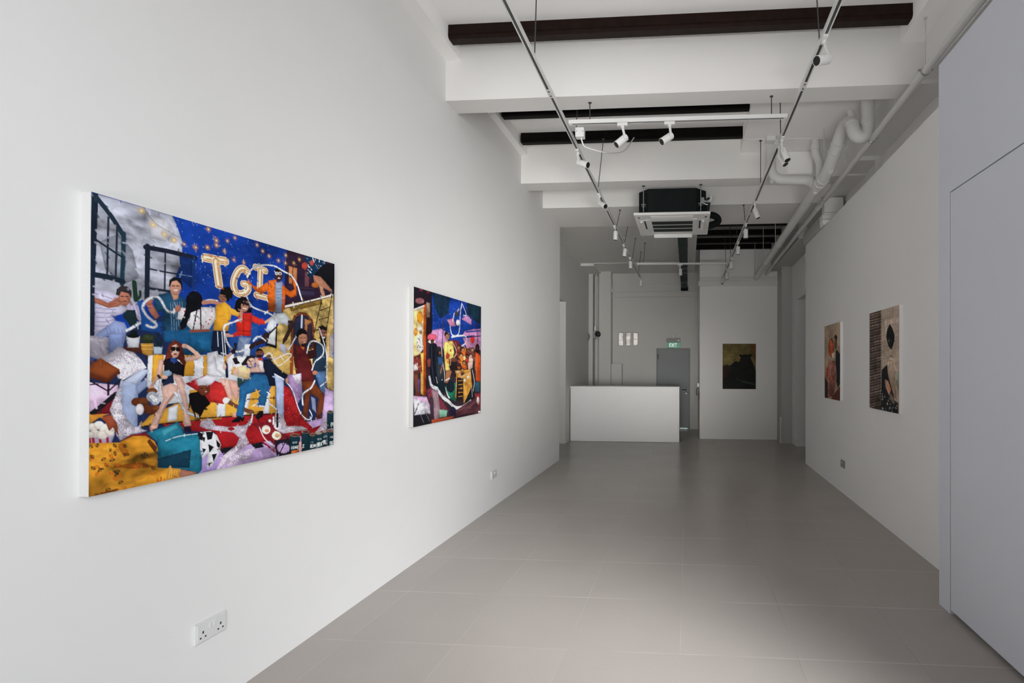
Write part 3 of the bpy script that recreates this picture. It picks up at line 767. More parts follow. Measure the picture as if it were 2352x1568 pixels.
P a89ab8 8 -1,806 66,802 55,838 -1,829
S 9c1c28 0 7.6 1,807 3,828
S 9c1c28 0 7.6 10,808 12,829
S 9c1c28 0 7.7 27,811 29,832
S 9c1c28 0 7.8 46,814 47,835
P cf8a30 14 -2,731 53,732 27,741 1,762
P eee4d8 26 22,775 20,782 15,786 9,787 3,784 -2,779 -4,771 -2,765 2,760 9,759 15,762 20,768
P eee4d8 26 38,770 37,777 32,782 25,783 18,780 13,774 11,766 13,759 18,755 24,754 31,756 36,762
P eee4d8 26 56,783 54,790 48,795 41,797 33,793 28,787 26,779 28,771 33,766 41,765 48,768 54,775
P eee4d8 26 27,797 26,803 21,808 14,809 8,806 3,800 1,793 3,786 8,782 14,781 21,784 26,789
P eee4d8 26 48,803 46,811 40,816 33,817 25,813 20,807 18,799 20,791 25,787 33,785 40,789 46,795
P eee4d8 26 65,795 63,802 58,806 52,807 45,804 40,798 39,791 40,785 45,780 52,779 58,782 63,788
P eee4d8 26 14,798 13,804 9,807 4,808 -1,806 -5,801 -6,795 -5,790 -1,786 4,786 9,788 13,792
P eee4d8 26 68,785 67,789 64,791 60,792 56,790 53,787 52,782 53,778 56,775 60,775 64,777 67,780
P 98482f 12 26,742 54,736 71,767 76,813 60,780 50,791 40,758
P dc962c 30 -2,823 77,834 115,817 151,822 178,846 188,873 188,943 263,966 259,999 197,1002 0,1001
P b5611a 20 63,913 127,912 188,941 115,933
P c8741e 20 83,834 103,870 92,890 74,847
P 6a3410 8 164,836 186,870 180,889 154,842
P 7a4416 8 15,994 81,990 70,1000 16,1002
S 2a2018 0 2.1 51,847 50,854 55,860 56,852 51,847 55,860
S 2a2018 0 2.1 22,828 17,833 20,840 24,835 22,828 20,840
S c0601a 0 2.3 186,991 190,1000 199,1003 195,994 186,991 199,1003
S 2a2018 0 2.2 88,970 80,967 76,974 84,976 88,970 76,974
S 2a2018 0 2.1 55,986 47,983 43,989 51,992 55,986 43,989
S 2a2018 0 2.2 75,939 68,940 66,947 73,947 75,939 66,947
S c0601a 0 2.1 24,923 18,925 17,933 23,931 24,923 17,933
S c0601a 0 2.1 51,872 53,880 61,883 59,875 51,872 61,883
S c0601a 0 2.2 62,949 63,957 70,962 69,953 62,949 70,962
S 2a2018 0 2.1 40,898 41,906 49,910 47,902 40,898 49,910
S 2a2018 0 2.1 42,880 35,879 31,886 39,887 42,880 31,886
S c0601a 0 2.1 26,906 19,900 12,904 19,909 26,906 12,904
S c0601a 0 2.2 120,923 120,931 128,936 127,928 120,923 128,936
S c0601a 0 2.1 38,897 42,905 50,907 46,899 38,897 50,907
S c0601a 0 2.2 99,869 97,876 102,882 104,875 99,869 102,882
S 2a2018 0 2.2 80,932 72,928 66,933 74,937 80,932 66,933
S c0601a 0 2.4 197,983 200,992 209,996 206,987 197,983 209,996
S 2a2018 0 2.3 139,886 140,895 148,900 147,891 139,886 148,900
S 2a2018 0 2.2 62,836 62,844 69,849 68,841 62,836 69,849
S c0601a 0 2.1 12,875 5,870 -1,874 6,879 12,875 -1,874
S 2a2018 0 2.2 97,997 91,1000 92,1008 98,1005 97,997 92,1008
S 2a2018 0 2.2 65,863 63,870 68,877 70,870 65,863 68,877
S c0601a 0 2.1 50,931 55,939 63,940 58,932 50,931 63,940
S 2a2018 0 2.1 -2,831 2,839 9,839 5,831 -2,831 9,839
S 2a2018 0 2.4 245,967 243,975 249,983 251,975 245,967 249,983
S 2a2018 0 2.2 89,876 96,883 104,881 97,874 89,876 104,881
S c0601a 0 2.3 184,964 175,958 167,962 176,968 184,964 167,962
S 2a2018 0 2.1 6,902 8,910 16,913 13,905 6,902 16,913
S 2a2018 0 2.1 33,914 26,914 23,921 30,921 33,914 23,921
S 2a2018 0 2.3 146,883 151,892 159,893 155,885 146,883 159,893
S 2a2018 0 2.2 91,842 90,850 95,856 97,849 91,842 95,856
S 2a2018 0 2.3 146,922 150,931 158,934 154,925 146,922 158,934
S 2a2018 0 2.1 4,864 6,872 13,874 11,866 4,864 13,874
S 2a2018 0 2.2 66,890 58,886 52,892 60,895 66,890 52,892
S c0601a 0 2.2 96,990 89,992 89,1000 96,998 96,990 89,1000
S 2a2018 0 2.3 169,941 176,950 185,949 178,941 169,941 185,949
S 2a2018 0 2.4 237,971 227,965 219,970 229,976 237,971 219,970
S c0601a 0 2.2 82,947 74,946 71,952 79,954 82,947 71,952
S c0601a 0 2.2 66,904 69,912 77,914 73,906 66,904 77,914
P 1f6f86 26 154,813 250,785 270,808 270,834 328,840 339,876 337,988 317,1005 291,977 190,946 187,851
P 123a4e 8 190,912 298,898 293,969 190,944
P 46a0b4 20 199,810 248,790 257,806 206,834
S c8dce0 0 3.6 213,851 254,840 320,839
P a46c5a 8 259,967 315,990 319,1002 259,1000
P dca040 10 220,953 263,966 257,1001 213,998
S b06a20 0 2.0 225,958 219,995
S b06a20 0 2.0 233,959 226,997
S b06a20 0 2.0 240,961 234,999
S b06a20 0 2.0 248,963 241,1001
S b06a20 0 2.0 256,965 249,1003
P e8e6ec 8 330,835 369,835 394,857 410,899 403,936 374,982 353,978 358,927 338,942 330,903
P 121216 8 351,836 379,840 374,869 357,870
P 121216 8 390,873 408,897 396,921
P 121216 8 360,887 382,903 365,924
P 121216 8 338,900 353,907 342,922
P 121216 8 322,834 341,841 338,870 322,859
P 121216 8 374,932 394,932 382,964
P 121216 8 357,963 370,967 366,978 357,974
P 121216 8 337,853 349,859 345,880
P 7a1b26 14 545,829 621,826 654,866 732,919 727,934 660,983 649,940
P 1c1a24 8 650,920 732,923 733,1004 662,994
S eadada 0 5.3 575,846 602,904 649,946
P a81e28 8 555,848 575,899 648,960 659,985 585,915
P ead8ca 30 630,865 627,876 619,882 608,884 597,879 589,870 587,859 589,849 597,842 608,841 619,845 627,854
P d88a5a 6 622,869 621,873 617,875 612,875 606,874 603,870 601,866 603,862 606,860 612,860 617,862 621,865
P ead8c0 30 686,902 683,912 674,918 661,919 649,914 640,905 636,894 640,884 648,878 661,877 673,882 683,891
P c8a070 6 676,899 674,904 670,907 664,908 658,905 653,901 652,896 653,891 658,888 664,887 670,890 674,894
S 18181f 0 12.1 664,797 664,855
S 18181f 0 5.0 663,777 664,797
S e8e8ea 0 10.0 644,810 644,840
P e8e4ea 6 634,825 632,830 626,832 620,829 618,823 620,817 626,816 632,819
P c0a2ce 20 731,970 727,982 714,990 696,990 679,983 667,971 662,958 666,945 679,938 696,937 713,943 727,956
S 14141b 0 6.2 720,914 675,988
P 11303a 8 731,909 787,913 788,1004 732,1000
P 9a8a78 6 787,915 784,919 773,920 759,919 745,916 735,911 731,906 735,903 745,901 759,902 773,905 783,910
P 5a2c20 6 783,914 780,916 771,917 759,916 747,913 738,910 735,907 738,905 747,904 759,905 771,908 780,911
P dba6a4 8 782,947 797,948 797,1002 782,1003
P 11303a 8 796,902 844,905 845,1004 797,1002
P 9a8a78 6 844,907 841,911 832,913 820,912 808,909 800,905 796,900 800,896 808,894 820,895 832,898 841,902
P 4a2018 6 840,906 837,909 830,910 820,909 810,907 803,904 801,901 803,898 810,897 820,898 830,900 837,903
P 11303a 8 843,922 883,924 884,1004 843,1003
P 9a8a78 6 883,926 881,930 873,932 863,932 853,929 846,925 843,920 846,916 853,914 863,914 873,917 880,921
P 7a3a22 6 879,925 877,928 871,929 863,928 855,926 849,924 847,921 849,918 855,917 863,917 871,919 876,922
P 11303a 8 879,920 924,922 924,1004 880,1003
P 9a8a78 6 924,924 921,928 912,930 901,930 890,927 882,922 879,917 882,913 890,911 901,912 912,914 921,919
P 98948c 6 919,923 916,926 910,927 901,926 893,924 886,921 884,918 886,916 892,915 901,915 910,917 916,920
P 11303a 8 924,917 955,917 956,1004 924,1005
P 9a8a78 6 956,919 953,924 947,926 939,926 932,924 926,920 924,915 926,911 931,908 939,908 947,910 953,914
P 8a8a88 6 951,919 947,922 939,923 932,920 928,915 932,912 939,911 947,914
P 11303a 8 955,815 998,815 999,907 955,908
P 9a8a78 6 998,817 995,821 987,824 976,824 966,822 958,818 955,813 958,808 965,806 976,806 987,808 995,812
P 4a4038 6 993,816 991,819 985,821 976,821 968,819 962,816 960,813 962,811 968,809 976,809 985,811 991,813
P 11303a 8 957,918 999,920 1000,1005 958,1004
P 9a8a78 6 999,922 996,926 989,928 978,928 967,925 960,921 957,916 960,912 967,910 978,910 988,912 996,917
P 6a3a28 6 994,921 992,924 986,925 978,925 970,923 964,920 962,917 964,914 970,913 978,913 986,915 992,918
P b85a24 50 740,984 779,986 779,1002 740,1000
S e8ece8 0 2.6 740,964 740,976 745,975 746,973 745,970 740,970
S e8ece8 0 2.6 745,970 746,967 745,964 740,964
S e8ece8 0 2.6 755,965 748,965 748,976 755,977
S e8ece8 0 2.6 748,970 753,971
S e8ece8 0 2.6 756,977 759,965 763,977
S e8ece8 0 2.6 758,972 762,973
S e8ece8 0 2.6 764,977 764,966 771,978 771,966
S e8ece8 0 2.6 773,966 779,967 773,978 779,978
S b8c4c4 0 1.6 746,943 746,949
S b8c4c4 0 1.6 750,943 750,950
S b8c4c4 0 1.6 746,946 750,947
S b8c4c4 0 1.6 755,944 751,943 751,950 755,950
S b8c4c4 0 1.6 751,947 754,947
S b8c4c4 0 1.6 758,944 758,950
S b8c4c4 0 1.6 761,950 761,944 765,951 765,944
S b8c4c4 0 1.6 766,944 771,945 767,951 771,951
S e8ece8 0 2.7 803,967 812,967 803,979 812,980
S e8ece8 0 2.7 850,974 850,989 855,988 856,986 855,982 850,982
S e8ece8 0 2.7 855,982 856,978 855,975 850,974
S e8ece8 0 2.8 866,976 859,975 859,989 866,990
S e8ece8 0 2.7 859,982 864,983
S e8ece8 0 2.8 868,990 871,976 875,991
S e8ece8 0 2.8 869,985 873,985
S e8ece8 0 2.8 877,991 877,976 884,991 884,977
S b8c4c4 0 1.6 852,958 852,965
S b8c4c4 0 1.6 857,959 857,965
S b8c4c4 0 1.6 852,962 857,962
S b8c4c4 0 1.7 862,959 858,959 858,965 862,966
S b8c4c4 0 1.6 858,962 861,962
S b8c4c4 0 1.7 866,959 866,966
S e8ece8 0 3.3 892,972 892,988 899,988 899,985 898,980 892,980
S e8ece8 0 3.4 898,980 899,976 898,972 892,972
S e8ece8 0 3.4 911,973 902,972 903,989 911,990
S e8ece8 0 3.4 902,981 909,981
S e8ece8 0 3.4 914,990 918,973 922,991
S e8ece8 0 3.4 915,984 921,984
S b8c4c4 0 1.7 893,948 893,956
S b8c4c4 0 1.7 898,949 898,957
S b8c4c4 0 1.7 893,952 898,953
S b8c4c4 0 1.7 905,949 899,949 899,957 905,957
S b8c4c4 0 1.7 899,953 904,953
S b8c4c4 0 1.7 909,949 909,957
S b8c4c4 0 1.7 913,957 913,950 918,958 918,950
S e8ece8 0 3.4 932,966 932,983 939,983 940,979 939,975 932,974
S e8ece8 0 3.4 939,975 940,971 938,966 932,966
S e8ece8 0 3.4 953,967 943,967 944,984 953,984
S e8ece8 0 3.4 943,975 951,976
S b8c4c4 0 1.7 933,943 933,950
S b8c4c4 0 1.7 939,944 939,951
S b8c4c4 0 1.7 933,947 939,947
S b8c4c4 0 1.7 946,944 940,944 940,951 946,951
S b8c4c4 0 1.7 940,947 945,947
S b8c4c4 0 1.7 950,944 950,951
S e8ece8 0 3.5 976,979 976,997 985,997 986,993 984,989 976,988
S e8ece8 0 3.5 984,989 986,984 984,979 976,979
S e8ece8 0 3.5 1002,980 990,980 990,998 1002,999
S e8ece8 0 3.5 990,989 1000,990
S b8c4c4 0 2.3 977,950 977,958
S b8c4c4 0 2.3 986,951 986,959
S b8c4c4 0 2.3 977,954 986,955
S b8c4c4 0 2.3 996,951 988,951 988,959 997,959
S b8c4c4 0 2.3 988,955 995,955
S e8ece8 0 3.5 982,876 982,894 992,893 993,890 990,885 982,885
S e8ece8 0 3.5 990,885 992,880 990,876 982,876
S e8ece8 0 3.5 1008,876 997,876 997,895 1009,895
S e8ece8 0 3.5 997,885 1006,886
"""
P2_DATA = """
P 2c2028 20 -26,-8 1027,-29 1037,1025 -30,1005
P 10368a 22 206,-3 1017,-13 1021,391 209,398
D b8c8e8 4.7 40 219,22 987,6 989,199 221,288
P c08cb8 16 211,293 345,267 441,298 442,419 212,406
P c486b4 16 657,302 699,258 853,226 993,207 995,411 744,413
P cc88a8 8 422,189 524,167 554,228 470,236
P c488b8 8 647,157 742,107 818,141 819,192
S 143a86 0 19.2 606,306 726,306 872,285
S 143a86 0 12.6 725,261 989,228
P 10263e 24 219,-1 469,-2 439,135 330,189 260,118
P 0e2638 24 732,2 997,0 993,170 871,145 760,98
S 12303e 0 9.6 287,11 234,193
S 12303e 0 9.9 386,18 462,149
S 12303e 0 9.7 343,9 302,168
S 12303e 0 9.9 416,5 402,140
S 12303e 0 11.2 870,23 796,135
S 12303e 0 11.4 928,24 989,180
S 12303e 0 11.3 889,20 833,168
S 12303e 0 11.0 777,18 742,114
S 3a3040 0 12.3 376,159 347,569
S 2a2430 0 10.4 925,129 943,395
S 4a4a58 0 4.8 323,230 276,395
P 1d151e 14 1,2 216,1 224,304 144,341 142,100 3,165
P 7a2a3a 8 65,4 104,4 102,20 65,19
P 7a2a3a 8 148,8 186,6 186,20 148,21
P a86a70 60 123,84 116,97 96,108 68,115 41,116 22,111 15,101 22,89 41,78 68,70 95,69 116,74
P 8a7060 30 149,88 194,89 194,197 149,203
P d8c286 24 -4,174 120,129 116,313 83,473 -4,513
P d0861e 30 108,208 103,231 90,249 72,257 54,253 41,238 36,216 40,194 53,176 71,167 89,171 103,186
P c87a28 6 46,319 43,334 34,345 23,350 11,347 2,337 -1,323 2,308 11,297 22,291 34,294 43,304
P b04a1c 24 115,116 147,102 147,341 148,778 108,781
P e0b25a 16 81,473 118,464 113,776 86,766
S dedada 0 11.0 0,166 120,121
P 7a5030 20 -4,498 83,481 84,616 -3,615
P cf2c1e 6 876,318 871,336 857,350 839,356 820,352 807,340 801,323 806,305 820,291 838,285 857,289 871,301
S 2a2a50 0 10.9 744,304 989,276
S cfd2dc 40 12.4 651,21 625,128 619,235 587,299 502,305 470,240
S cfd2dc 0 8.9 654,23 728,107 681,122
S cfd2dc 0 12.0 532,123 506,194
P e8e4e6 6 622,190 618,204 606,215 589,220 573,218 561,210 557,197 561,184 573,173 589,168 605,169 617,178
S c0a8b0 0 15.6 572,109 604,78
P 3a3a40 6 608,117 603,129 590,139 572,145 554,144 542,137 537,126 541,115 554,105 572,99 590,100 603,107
S cfd2dc 40 13.6 494,323 590,307 708,298 735,341 674,381 591,394
S cfd2dc 0 7.2 726,369 762,421
P 5a1e2c 20 433,352 590,342 657,391 464,417
P 5a2a28 30 647,409 642,426 627,439 608,445 588,441 573,429 568,413 573,395 587,382 607,377 627,380 642,392
P b8682e 30 731,423 726,439 712,452 692,457 673,453 659,442 654,426 659,410 672,397 692,392 711,395 726,407
P c87434 30 687,469 681,489 664,504 641,510 619,505 602,491 596,472 602,453 618,438 641,432 664,436 681,450
P 7a3022 30 788,457 782,475 767,489 745,494 724,490 708,477 703,460 708,442 723,429 745,423 766,427 782,439
P d07a30 30 705,523 699,543 682,557 659,563 636,558 619,544 613,524 619,505 635,490 658,484 681,489 699,503
P 8a4630 30 623,454 619,468 607,478 591,482 576,479 564,469 560,456 564,442 575,432 591,428 607,431 618,440
P a8705a 30 837,418 832,434 818,446 799,451 780,448 766,437 761,422 766,406 779,394 798,389 818,392 832,403
P 4a2422 30 878,435 869,455 845,463 822,456 812,438 822,419 845,410 868,417
P e0b078 30 747,495 742,510 728,522 710,526 692,522 679,511 674,497 679,481 692,470 710,465 728,469 741,480
P c0a098 30 829,474 820,491 799,499 779,493 770,476 778,459 799,451 820,457
P 4a2028 30 609,516 605,530 593,541 576,546 559,542 546,531 542,517 546,502 558,491 575,487 592,490 605,501
P 5a3428 30 765,558 760,574 747,585 728,589 710,585 697,574 692,559 696,544 710,532 728,528 746,532 760,543
P 3a2622 30 718,595 712,612 697,625 676,629 656,624 641,612 635,594 641,577 655,564 676,560 697,564 712,577
P 6a3a34 30 898,491 888,510 865,519 841,511 831,493 841,474 864,465 888,472
P c06828 30 635,568 627,584 609,591 590,584 582,568 590,552 608,545 627,552
P dcb6a6 14 754,495 846,516 841,576 764,599
P c24c1c 16 889,425 987,460 989,706 899,694
P 140f10 6 974,395 969,417 953,434 931,441 910,436 894,420 888,399 894,377 909,360 931,353 952,358 968,373
P 2c5060 8 885,703 983,706 978,807 892,793
P d9bc64 34 389,368 507,354 535,448 469,596 403,598 384,446
P b47e64 6 465,317 460,333 447,345 429,351 411,348 398,337 393,322 398,306 411,293 428,288 447,290 460,301
P 241618 6 445,305 441,317 430,325 415,329 401,328 390,321 386,310 390,299 400,290 415,286 430,288 441,295
S c49478 0 15.3 507,364 571,438 530,493
S c49478 0 13.2 389,372 375,422
P a66c48 8 413,601 504,598 444,703 404,697
S dcd2d2 0 11.6 406,677 466,661
P 11131b 8 190,407 235,381 283,394 298,490 327,703 252,724 198,621 186,485
P 283038 24 288,530 394,619 363,671 295,702
P c04a5c 40 284,340 276,355 253,367 222,373 192,371 170,362 162,349 170,334 191,323 222,316 252,318 275,326
P c8bcb4 40 261,376 255,382 238,388 216,391 193,391 177,387 171,381 177,375 193,369 215,366 238,366 255,370
P 8a4034 8 158,517 203,508 204,570 169,570
P 1c1c26 8 297,441 346,435 361,537 305,529
S d0d0d4 30 7.3 346,407 364,528 391,619 399,726 452,820
S c8c4c4 0 7.2 278,649 306,706 363,667
P d9d5cc 8 38,343 94,328 117,436 77,472 35,442
D 1a1a1a 7.4 24 40,349 94,337 114,434 41,438
P e4dcd4 6 104,291 100,300 88,307 72,311 57,310 45,305 41,297 45,289 56,281 72,278 88,278 100,283
P 8a6a58 6 97,318 92,328 80,333 68,330 63,321 68,311 80,306 92,309
P 74302a 30 -2,498 83,484 103,605 -1,616
P d8d0d0 8 1,557 48,541 54,593 4,597
P 5a48a0 8 2,651 75,660 71,765 44,763
P 6e3c32 8 -3,619 54,619 64,757 28,762
P 6a2a20 6 89,770 85,775 72,778 56,778 39,776 27,771 22,766 27,761 39,758 55,757 72,760 85,764
P 241a1c 8 454,503 595,494 579,573 504,607 458,573
P 6a3a34 6 588,509 579,518 554,525 521,528 488,526 465,520 456,512 464,503 488,496 521,493 554,495 579,501
P c9a4c2 18 -3,775 160,793 200,865 200,928 -3,826
P 1c6a50 20 407,718 585,694 559,862 437,811
P 14202a 6 545,732 537,757 514,775 483,780 452,771 430,752 422,727 429,702 451,684 482,678 513,686 536,706
P 14202a 6 413,726 404,751 381,768 349,773 318,764 295,746 287,721 295,698 317,681 348,675 380,682 404,701
P d99a3e 24 544,598 804,590 835,729 757,881 687,880 677,666 593,660
P f0dcc0 6 733,685 725,696 708,701 691,695 684,684 691,673 708,668 725,673
P f0dcc0 6 790,659 782,670 765,675 747,670 739,658 747,647 764,642 782,647
P e8c8a0 6 622,612 614,622 593,626 572,621 563,611 572,602 592,598 613,602
P 17141a 8 590,660 680,661 670,848 570,841
S c88a38 0 6.1 601,686 668,683
S c88a38 0 6.1 602,719 669,717
S c88a38 0 6.1 602,752 669,751
S c88a38 0 6.1 602,785 669,785
S c88a38 0 6.1 602,819 669,818
S d9923a 0 12.1 576,620 562,819
P 15191e 8 696,881 838,734 877,848 766,896
S c8d4d8 0 7.4 829,734 839,836
P 6c2a3a 20 145,742 218,722 321,795 469,930 350,911 213,859
S c4c8ce 50 26.4 191,648 218,711 293,738
S c4c8ce 50 27.2 293,738 364,806 453,849 546,904 662,914 812,872
S c4c8ce 50 11.6 407,734 437,794 468,821
S d4d4d8 0 9.3 837,595 876,698 857,782
P 8d727a 14 218,742 304,752 329,893 311,991 251,992 242,869
P 3a2a34 8 199,788 239,806 254,981 200,943
P 5c313a 26 555,934 766,877 935,842 1004,823 1006,1004 596,999
P 82545c 20 595,943 803,898 935,866 803,935
P 2a1620 8 596,978 878,980 878,1003 596,997
P 1c1a34 6 563,940 556,960 539,973 515,976 492,968 475,951 469,930 474,911 491,897 515,894 538,902 556,918
P 7fae96 8 322,900 438,919 424,968 322,965
P a4462a 8 220,969 539,976 508,995 220,999
P 18181f 8 -8,910 161,904 227,997 -7,1001
S 8a8a90 0 3.8 87,923 124,980
S 8a8a90 0 3.8 149,915 201,982
P d2ced8 30 3,790 161,843 207,917 15,916
S 14141a 0 10.4 56,838 21,902
P 8a2c34 8 877,811 994,808 995,953 935,900
P e0d4d0 6 973,879 965,905 945,915 926,902 917,875 925,848 945,838 964,851
P e8e0dc 6 1000,987 991,994 972,996 952,990 944,981 952,974 971,973 991,978
P 7a2c28 20 568,453 573,423 604,417 635,422 641,450
P 1a1210 6 632,399 624,412 604,419 584,414 576,402 584,388 604,382 624,386
P b07a58 6 626,405 620,416 604,421 589,417 582,407 588,396 604,391 619,395
S 2a1814 0 2.6 591,404 617,404
S 8a2a24 0 2.6 598,413 612,412
P c8641e 20 635,473 641,441 675,435 709,440 716,471
P 241512 6 706,415 697,430 675,437 653,432 644,418 653,404 674,397 696,402
P c88a60 6 699,422 692,434 675,439 658,435 651,424 658,413 675,407 692,411
S 2a1814 0 2.7 661,421 689,421
S 8a2a24 0 2.7 669,431 684,430
P 5a2a30 20 724,474 729,443 763,437 796,442 803,472
P 120d0c 6 793,418 784,432 763,439 741,434 732,421 741,407 762,400 784,405
P 8a5438 6 786,425 779,436 763,441 746,437 739,427 746,415 762,410 779,414
S 2a1814 0 2.7 749,424 776,423
S 8a2a24 0 2.7 756,433 772,432
P 8a4a3a 20 799,465 805,434 839,428 875,433 881,463
P 2a1610 6 871,408 862,423 839,429 817,424 808,411 817,397 839,390 862,394
P d09a7a 6 864,415 857,426 839,432 822,428 815,417 822,406 839,400 857,404
S 2a1814 0 2.8 825,414 854,414
S 8a2a24 0 2.8 833,423 849,423
P d0742a 20 604,525 610,492 645,486 680,492 687,524
P 1c1210 6 677,465 672,476 661,484 645,487 629,485 617,478 613,468 617,457 628,449 644,446 660,448 672,455
P d8a070 6 670,472 662,485 645,490 627,486 620,474 627,462 644,456 662,461
S 2a1814 0 2.6 630,471 659,471
S 8a2a24 0 2.6 638,481 654,481
P a83a24 20 704,530 710,497 745,491 781,497 788,528
P 100c0c 6 777,472 768,486 745,493 723,488 713,474 722,459 745,452 768,457
P 70402c 6 770,478 763,490 745,495 728,491 720,480 727,468 745,463 763,467
S 2a1814 0 2.7 731,477 759,477
S 8a2a24 0 2.7 739,487 755,486
P d8b0a0 20 770,521 776,490 810,484 845,490 852,520
P 3a1c14 6 842,465 832,479 810,486 788,481 779,467 788,453 810,447 832,452
P e0b49a 6 835,472 828,483 810,488 793,484 786,473 793,462 810,457 827,461
S 2a1814 0 2.8 796,471 824,471
S 8a2a24 0 2.8 804,480 820,479
P c05a1c 20 654,588 661,554 696,549 733,555 740,588
P 1a1110 6 729,529 725,540 713,548 696,551 680,548 668,540 664,530 668,519 680,511 696,508 713,511 725,518
P b87848 6 722,536 715,548 696,553 678,548 671,536 678,524 696,519 714,524
S 2a1814 0 2.7 682,534 711,534
S 8a2a24 0 2.7 690,544 706,544
P 3a2030 20 572,565 578,536 608,531 639,536 645,565
P 140e0d 6 636,513 628,526 608,532 588,527 580,514 588,501 608,495 628,500
P 9a5c3c 6 630,519 624,530 608,534 593,530 586,520 593,509 608,505 624,509
S 2a1814 0 2.6 596,518 621,518
S 8a2a24 0 2.6 603,526 617,526
P 5a3024 20 633,639 638,611 668,607 698,613 704,640
P 1c1210 6 695,591 687,604 668,609 648,603 640,591 648,578 667,573 687,578
P c08a60 6 689,597 683,607 668,611 653,607 646,597 653,587 667,582 683,587
S 2a1814 0 2.7 655,594 680,595
S 8a2a24 0 2.7 662,603 676,603
S a8704e 0 6.9 574,395 550,362
S a8704e 0 7.4 798,383 826,335
S a8704e 0 7.2 692,389 700,348
S a8704e 0 7.5 877,379 901,345
S a8704e 0 7.3 744,400 733,350
P 120d0c 6 970,384 965,396 951,405 931,409 912,407 897,399 892,388 897,376 911,366 931,362 950,364 965,372
P 3a241c 6 962,392 953,406 931,412 910,408 901,395 909,381 931,374 952,379
S 2a1814 0 2.8 913,391 949,390
S 8a2a24 0 2.8 923,402 943,401
S e07a30 0 7.6 922,453 918,680
S 8a3010 0 6.7 951,461 957,691
S c07a50 0 12.3 902,472 890,567 903,595
P 1c1210 6 462,312 458,324 445,333 429,338 412,336 400,328 396,317 400,306 412,296 428,292 445,294 457,301
P b88264 6 455,320 447,334 429,340 411,336 403,324 411,311 429,304 447,308
S 2a1814 0 2.5 414,320 444,319
S 8a2a24 0 2.5 422,331 439,330
S b8902a 0 5.0 434,386 450,569
S f0dc90 0 5.9 479,391 478,552
P c43a30 20 419,453 465,468 450,510 412,499
P e8742a 6 461,527 455,536 443,541 430,537 424,527 430,518 442,514 455,517
P c8402a 6 494,433 490,442 480,445 470,442 466,434 470,426 480,422 490,425
S 2a3a54 0 9.4 216,414 224,570 254,688
S 30343e 0 7.9 270,427 285,618
P 0d0b0c 6 249,373 242,386 225,392 208,388 201,376 208,363 225,357 242,361
P 5a3828 6 244,379 238,389 225,394 212,391 206,381 212,371 225,366 238,369
S 2a1814 0 2.3 214,379 236,378
S 8a2a24 0 2.3 220,387 232,386
P e0607a 6 210,336 206,342 196,346 185,344 181,338 185,332 195,329 206,330
P e0607a 6 243,326 239,332 228,335 218,334 214,328 218,321 228,318 239,320
P e0607a 6 277,335 273,341 262,345 252,343 247,337 251,331 262,327 273,329
P e0607a 6 230,354 226,361 215,364 205,362 201,356 205,350 215,347 226,348
P e0607a 6 266,354 262,360 251,364 241,362 237,356 241,350 251,346 262,348
P 1c1210 6 62,504 56,516 42,521 27,516 22,505 27,494 41,489 56,493
P 9a5a44 6 57,510 53,519 42,522 31,519 26,510 30,501 41,497 53,501
S 2a1814 0 2.2 33,508 51,508
S 8a2a24 0 2.2 38,516 48,515
S b06a50 0 8.8 24,542 54,571 90,563
S 8a4a3a 0 9.0 72,571 97,616
S c07a58 0 9.7 334,618 355,569 347,529
P 0f0c0d 6 352,452 345,464 328,470 311,466 304,454 311,441 328,436 345,440
P 8a5a40 6 347,458 341,468 328,472 315,469 309,459 315,449 328,445 341,448
S 2a1814 0 2.4 317,457 339,457
S 8a2a24 0 2.4 323,465 335,464
P 2a4a70 16 298,490 361,488 369,553 302,554
P f0d8b0 6 678,657 673,664 660,667 646,664 641,656 646,649 659,646 673,649
P b8542a 6 668,657 666,660 660,662 654,660 651,656 654,653 660,651 666,653
P f0d8b0 6 713,644 707,652 694,654 680,651 675,643 680,636 694,633 707,636
P b8542a 6 702,644 700,648 694,649 688,647 685,644 688,640 694,638 700,640
P f0d8b0 6 766,636 760,643 746,646 733,643 727,635 732,628 746,625 760,628
P b8542a 6 755,636 753,639 746,641 740,639 737,635 740,632 746,630 753,632
P f0d8b0 6 799,668 793,676 779,679 765,675 759,667 765,660 779,657 793,660
P b8542a 6 788,668 785,672 779,673 773,672 770,668 772,664 779,662 785,664
P f0d8b0 6 811,622 806,630 791,633 777,630 771,622 777,614 791,611 805,615
P b8542a 6 800,622 798,626 791,628 785,626 782,622 785,618 791,617 798,618
P f0d8b0 6 644,625 639,633 626,636 613,632 607,625 613,618 626,615 639,618
P b8542a 6 634,625 632,629 626,630 620,629 617,625 620,621 626,620 632,621
S 8a5a20 0 6.1 593,620 800,609
S f2c060 0 5.4 694,711 730,838
S a86a24 0 6.4 765,713 748,831
S b08a94 0 7.9 259,768 287,881 274,967
S 5a4450 0 6.3 232,782 253,886
S 3e1c24 0 6.1 612,962 731,920 877,876
S 3e1c24 0 6.3 697,984 840,939 955,892
S 3e1c24 0 6.4 767,1000 916,974
S b8924a 40 6.7 39,179 34,320
S b8924a 40 6.7 75,159 82,256
S b8924a 40 6.6 16,219 12,424
S 7a2c10 0 4.6 132,128 130,761
S d8742a 0 3.8 118,138 117,768
S 23384a 0 4.8 259,7 236,122
S 23384a 0 4.8 290,8 271,128
S 23384a 0 4.8 320,8 307,134
S 23384a 0 4.9 351,8 344,141
S 23384a 0 4.9 383,9 382,147
S 23384a 0 5.0 416,9 420,154
S 23384a 0 5.0 449,10 459,161
S 1c3444 0 5.5 768,19 760,130
S 1c3444 0 5.5 804,19 800,134
S 1c3444 0 5.6 841,20 841,139
S 1c3444 0 5.6 879,20 882,144
S 1c3444 0 5.7 918,20 925,148
S 1c3444 0 5.7 957,20 968,153
"""
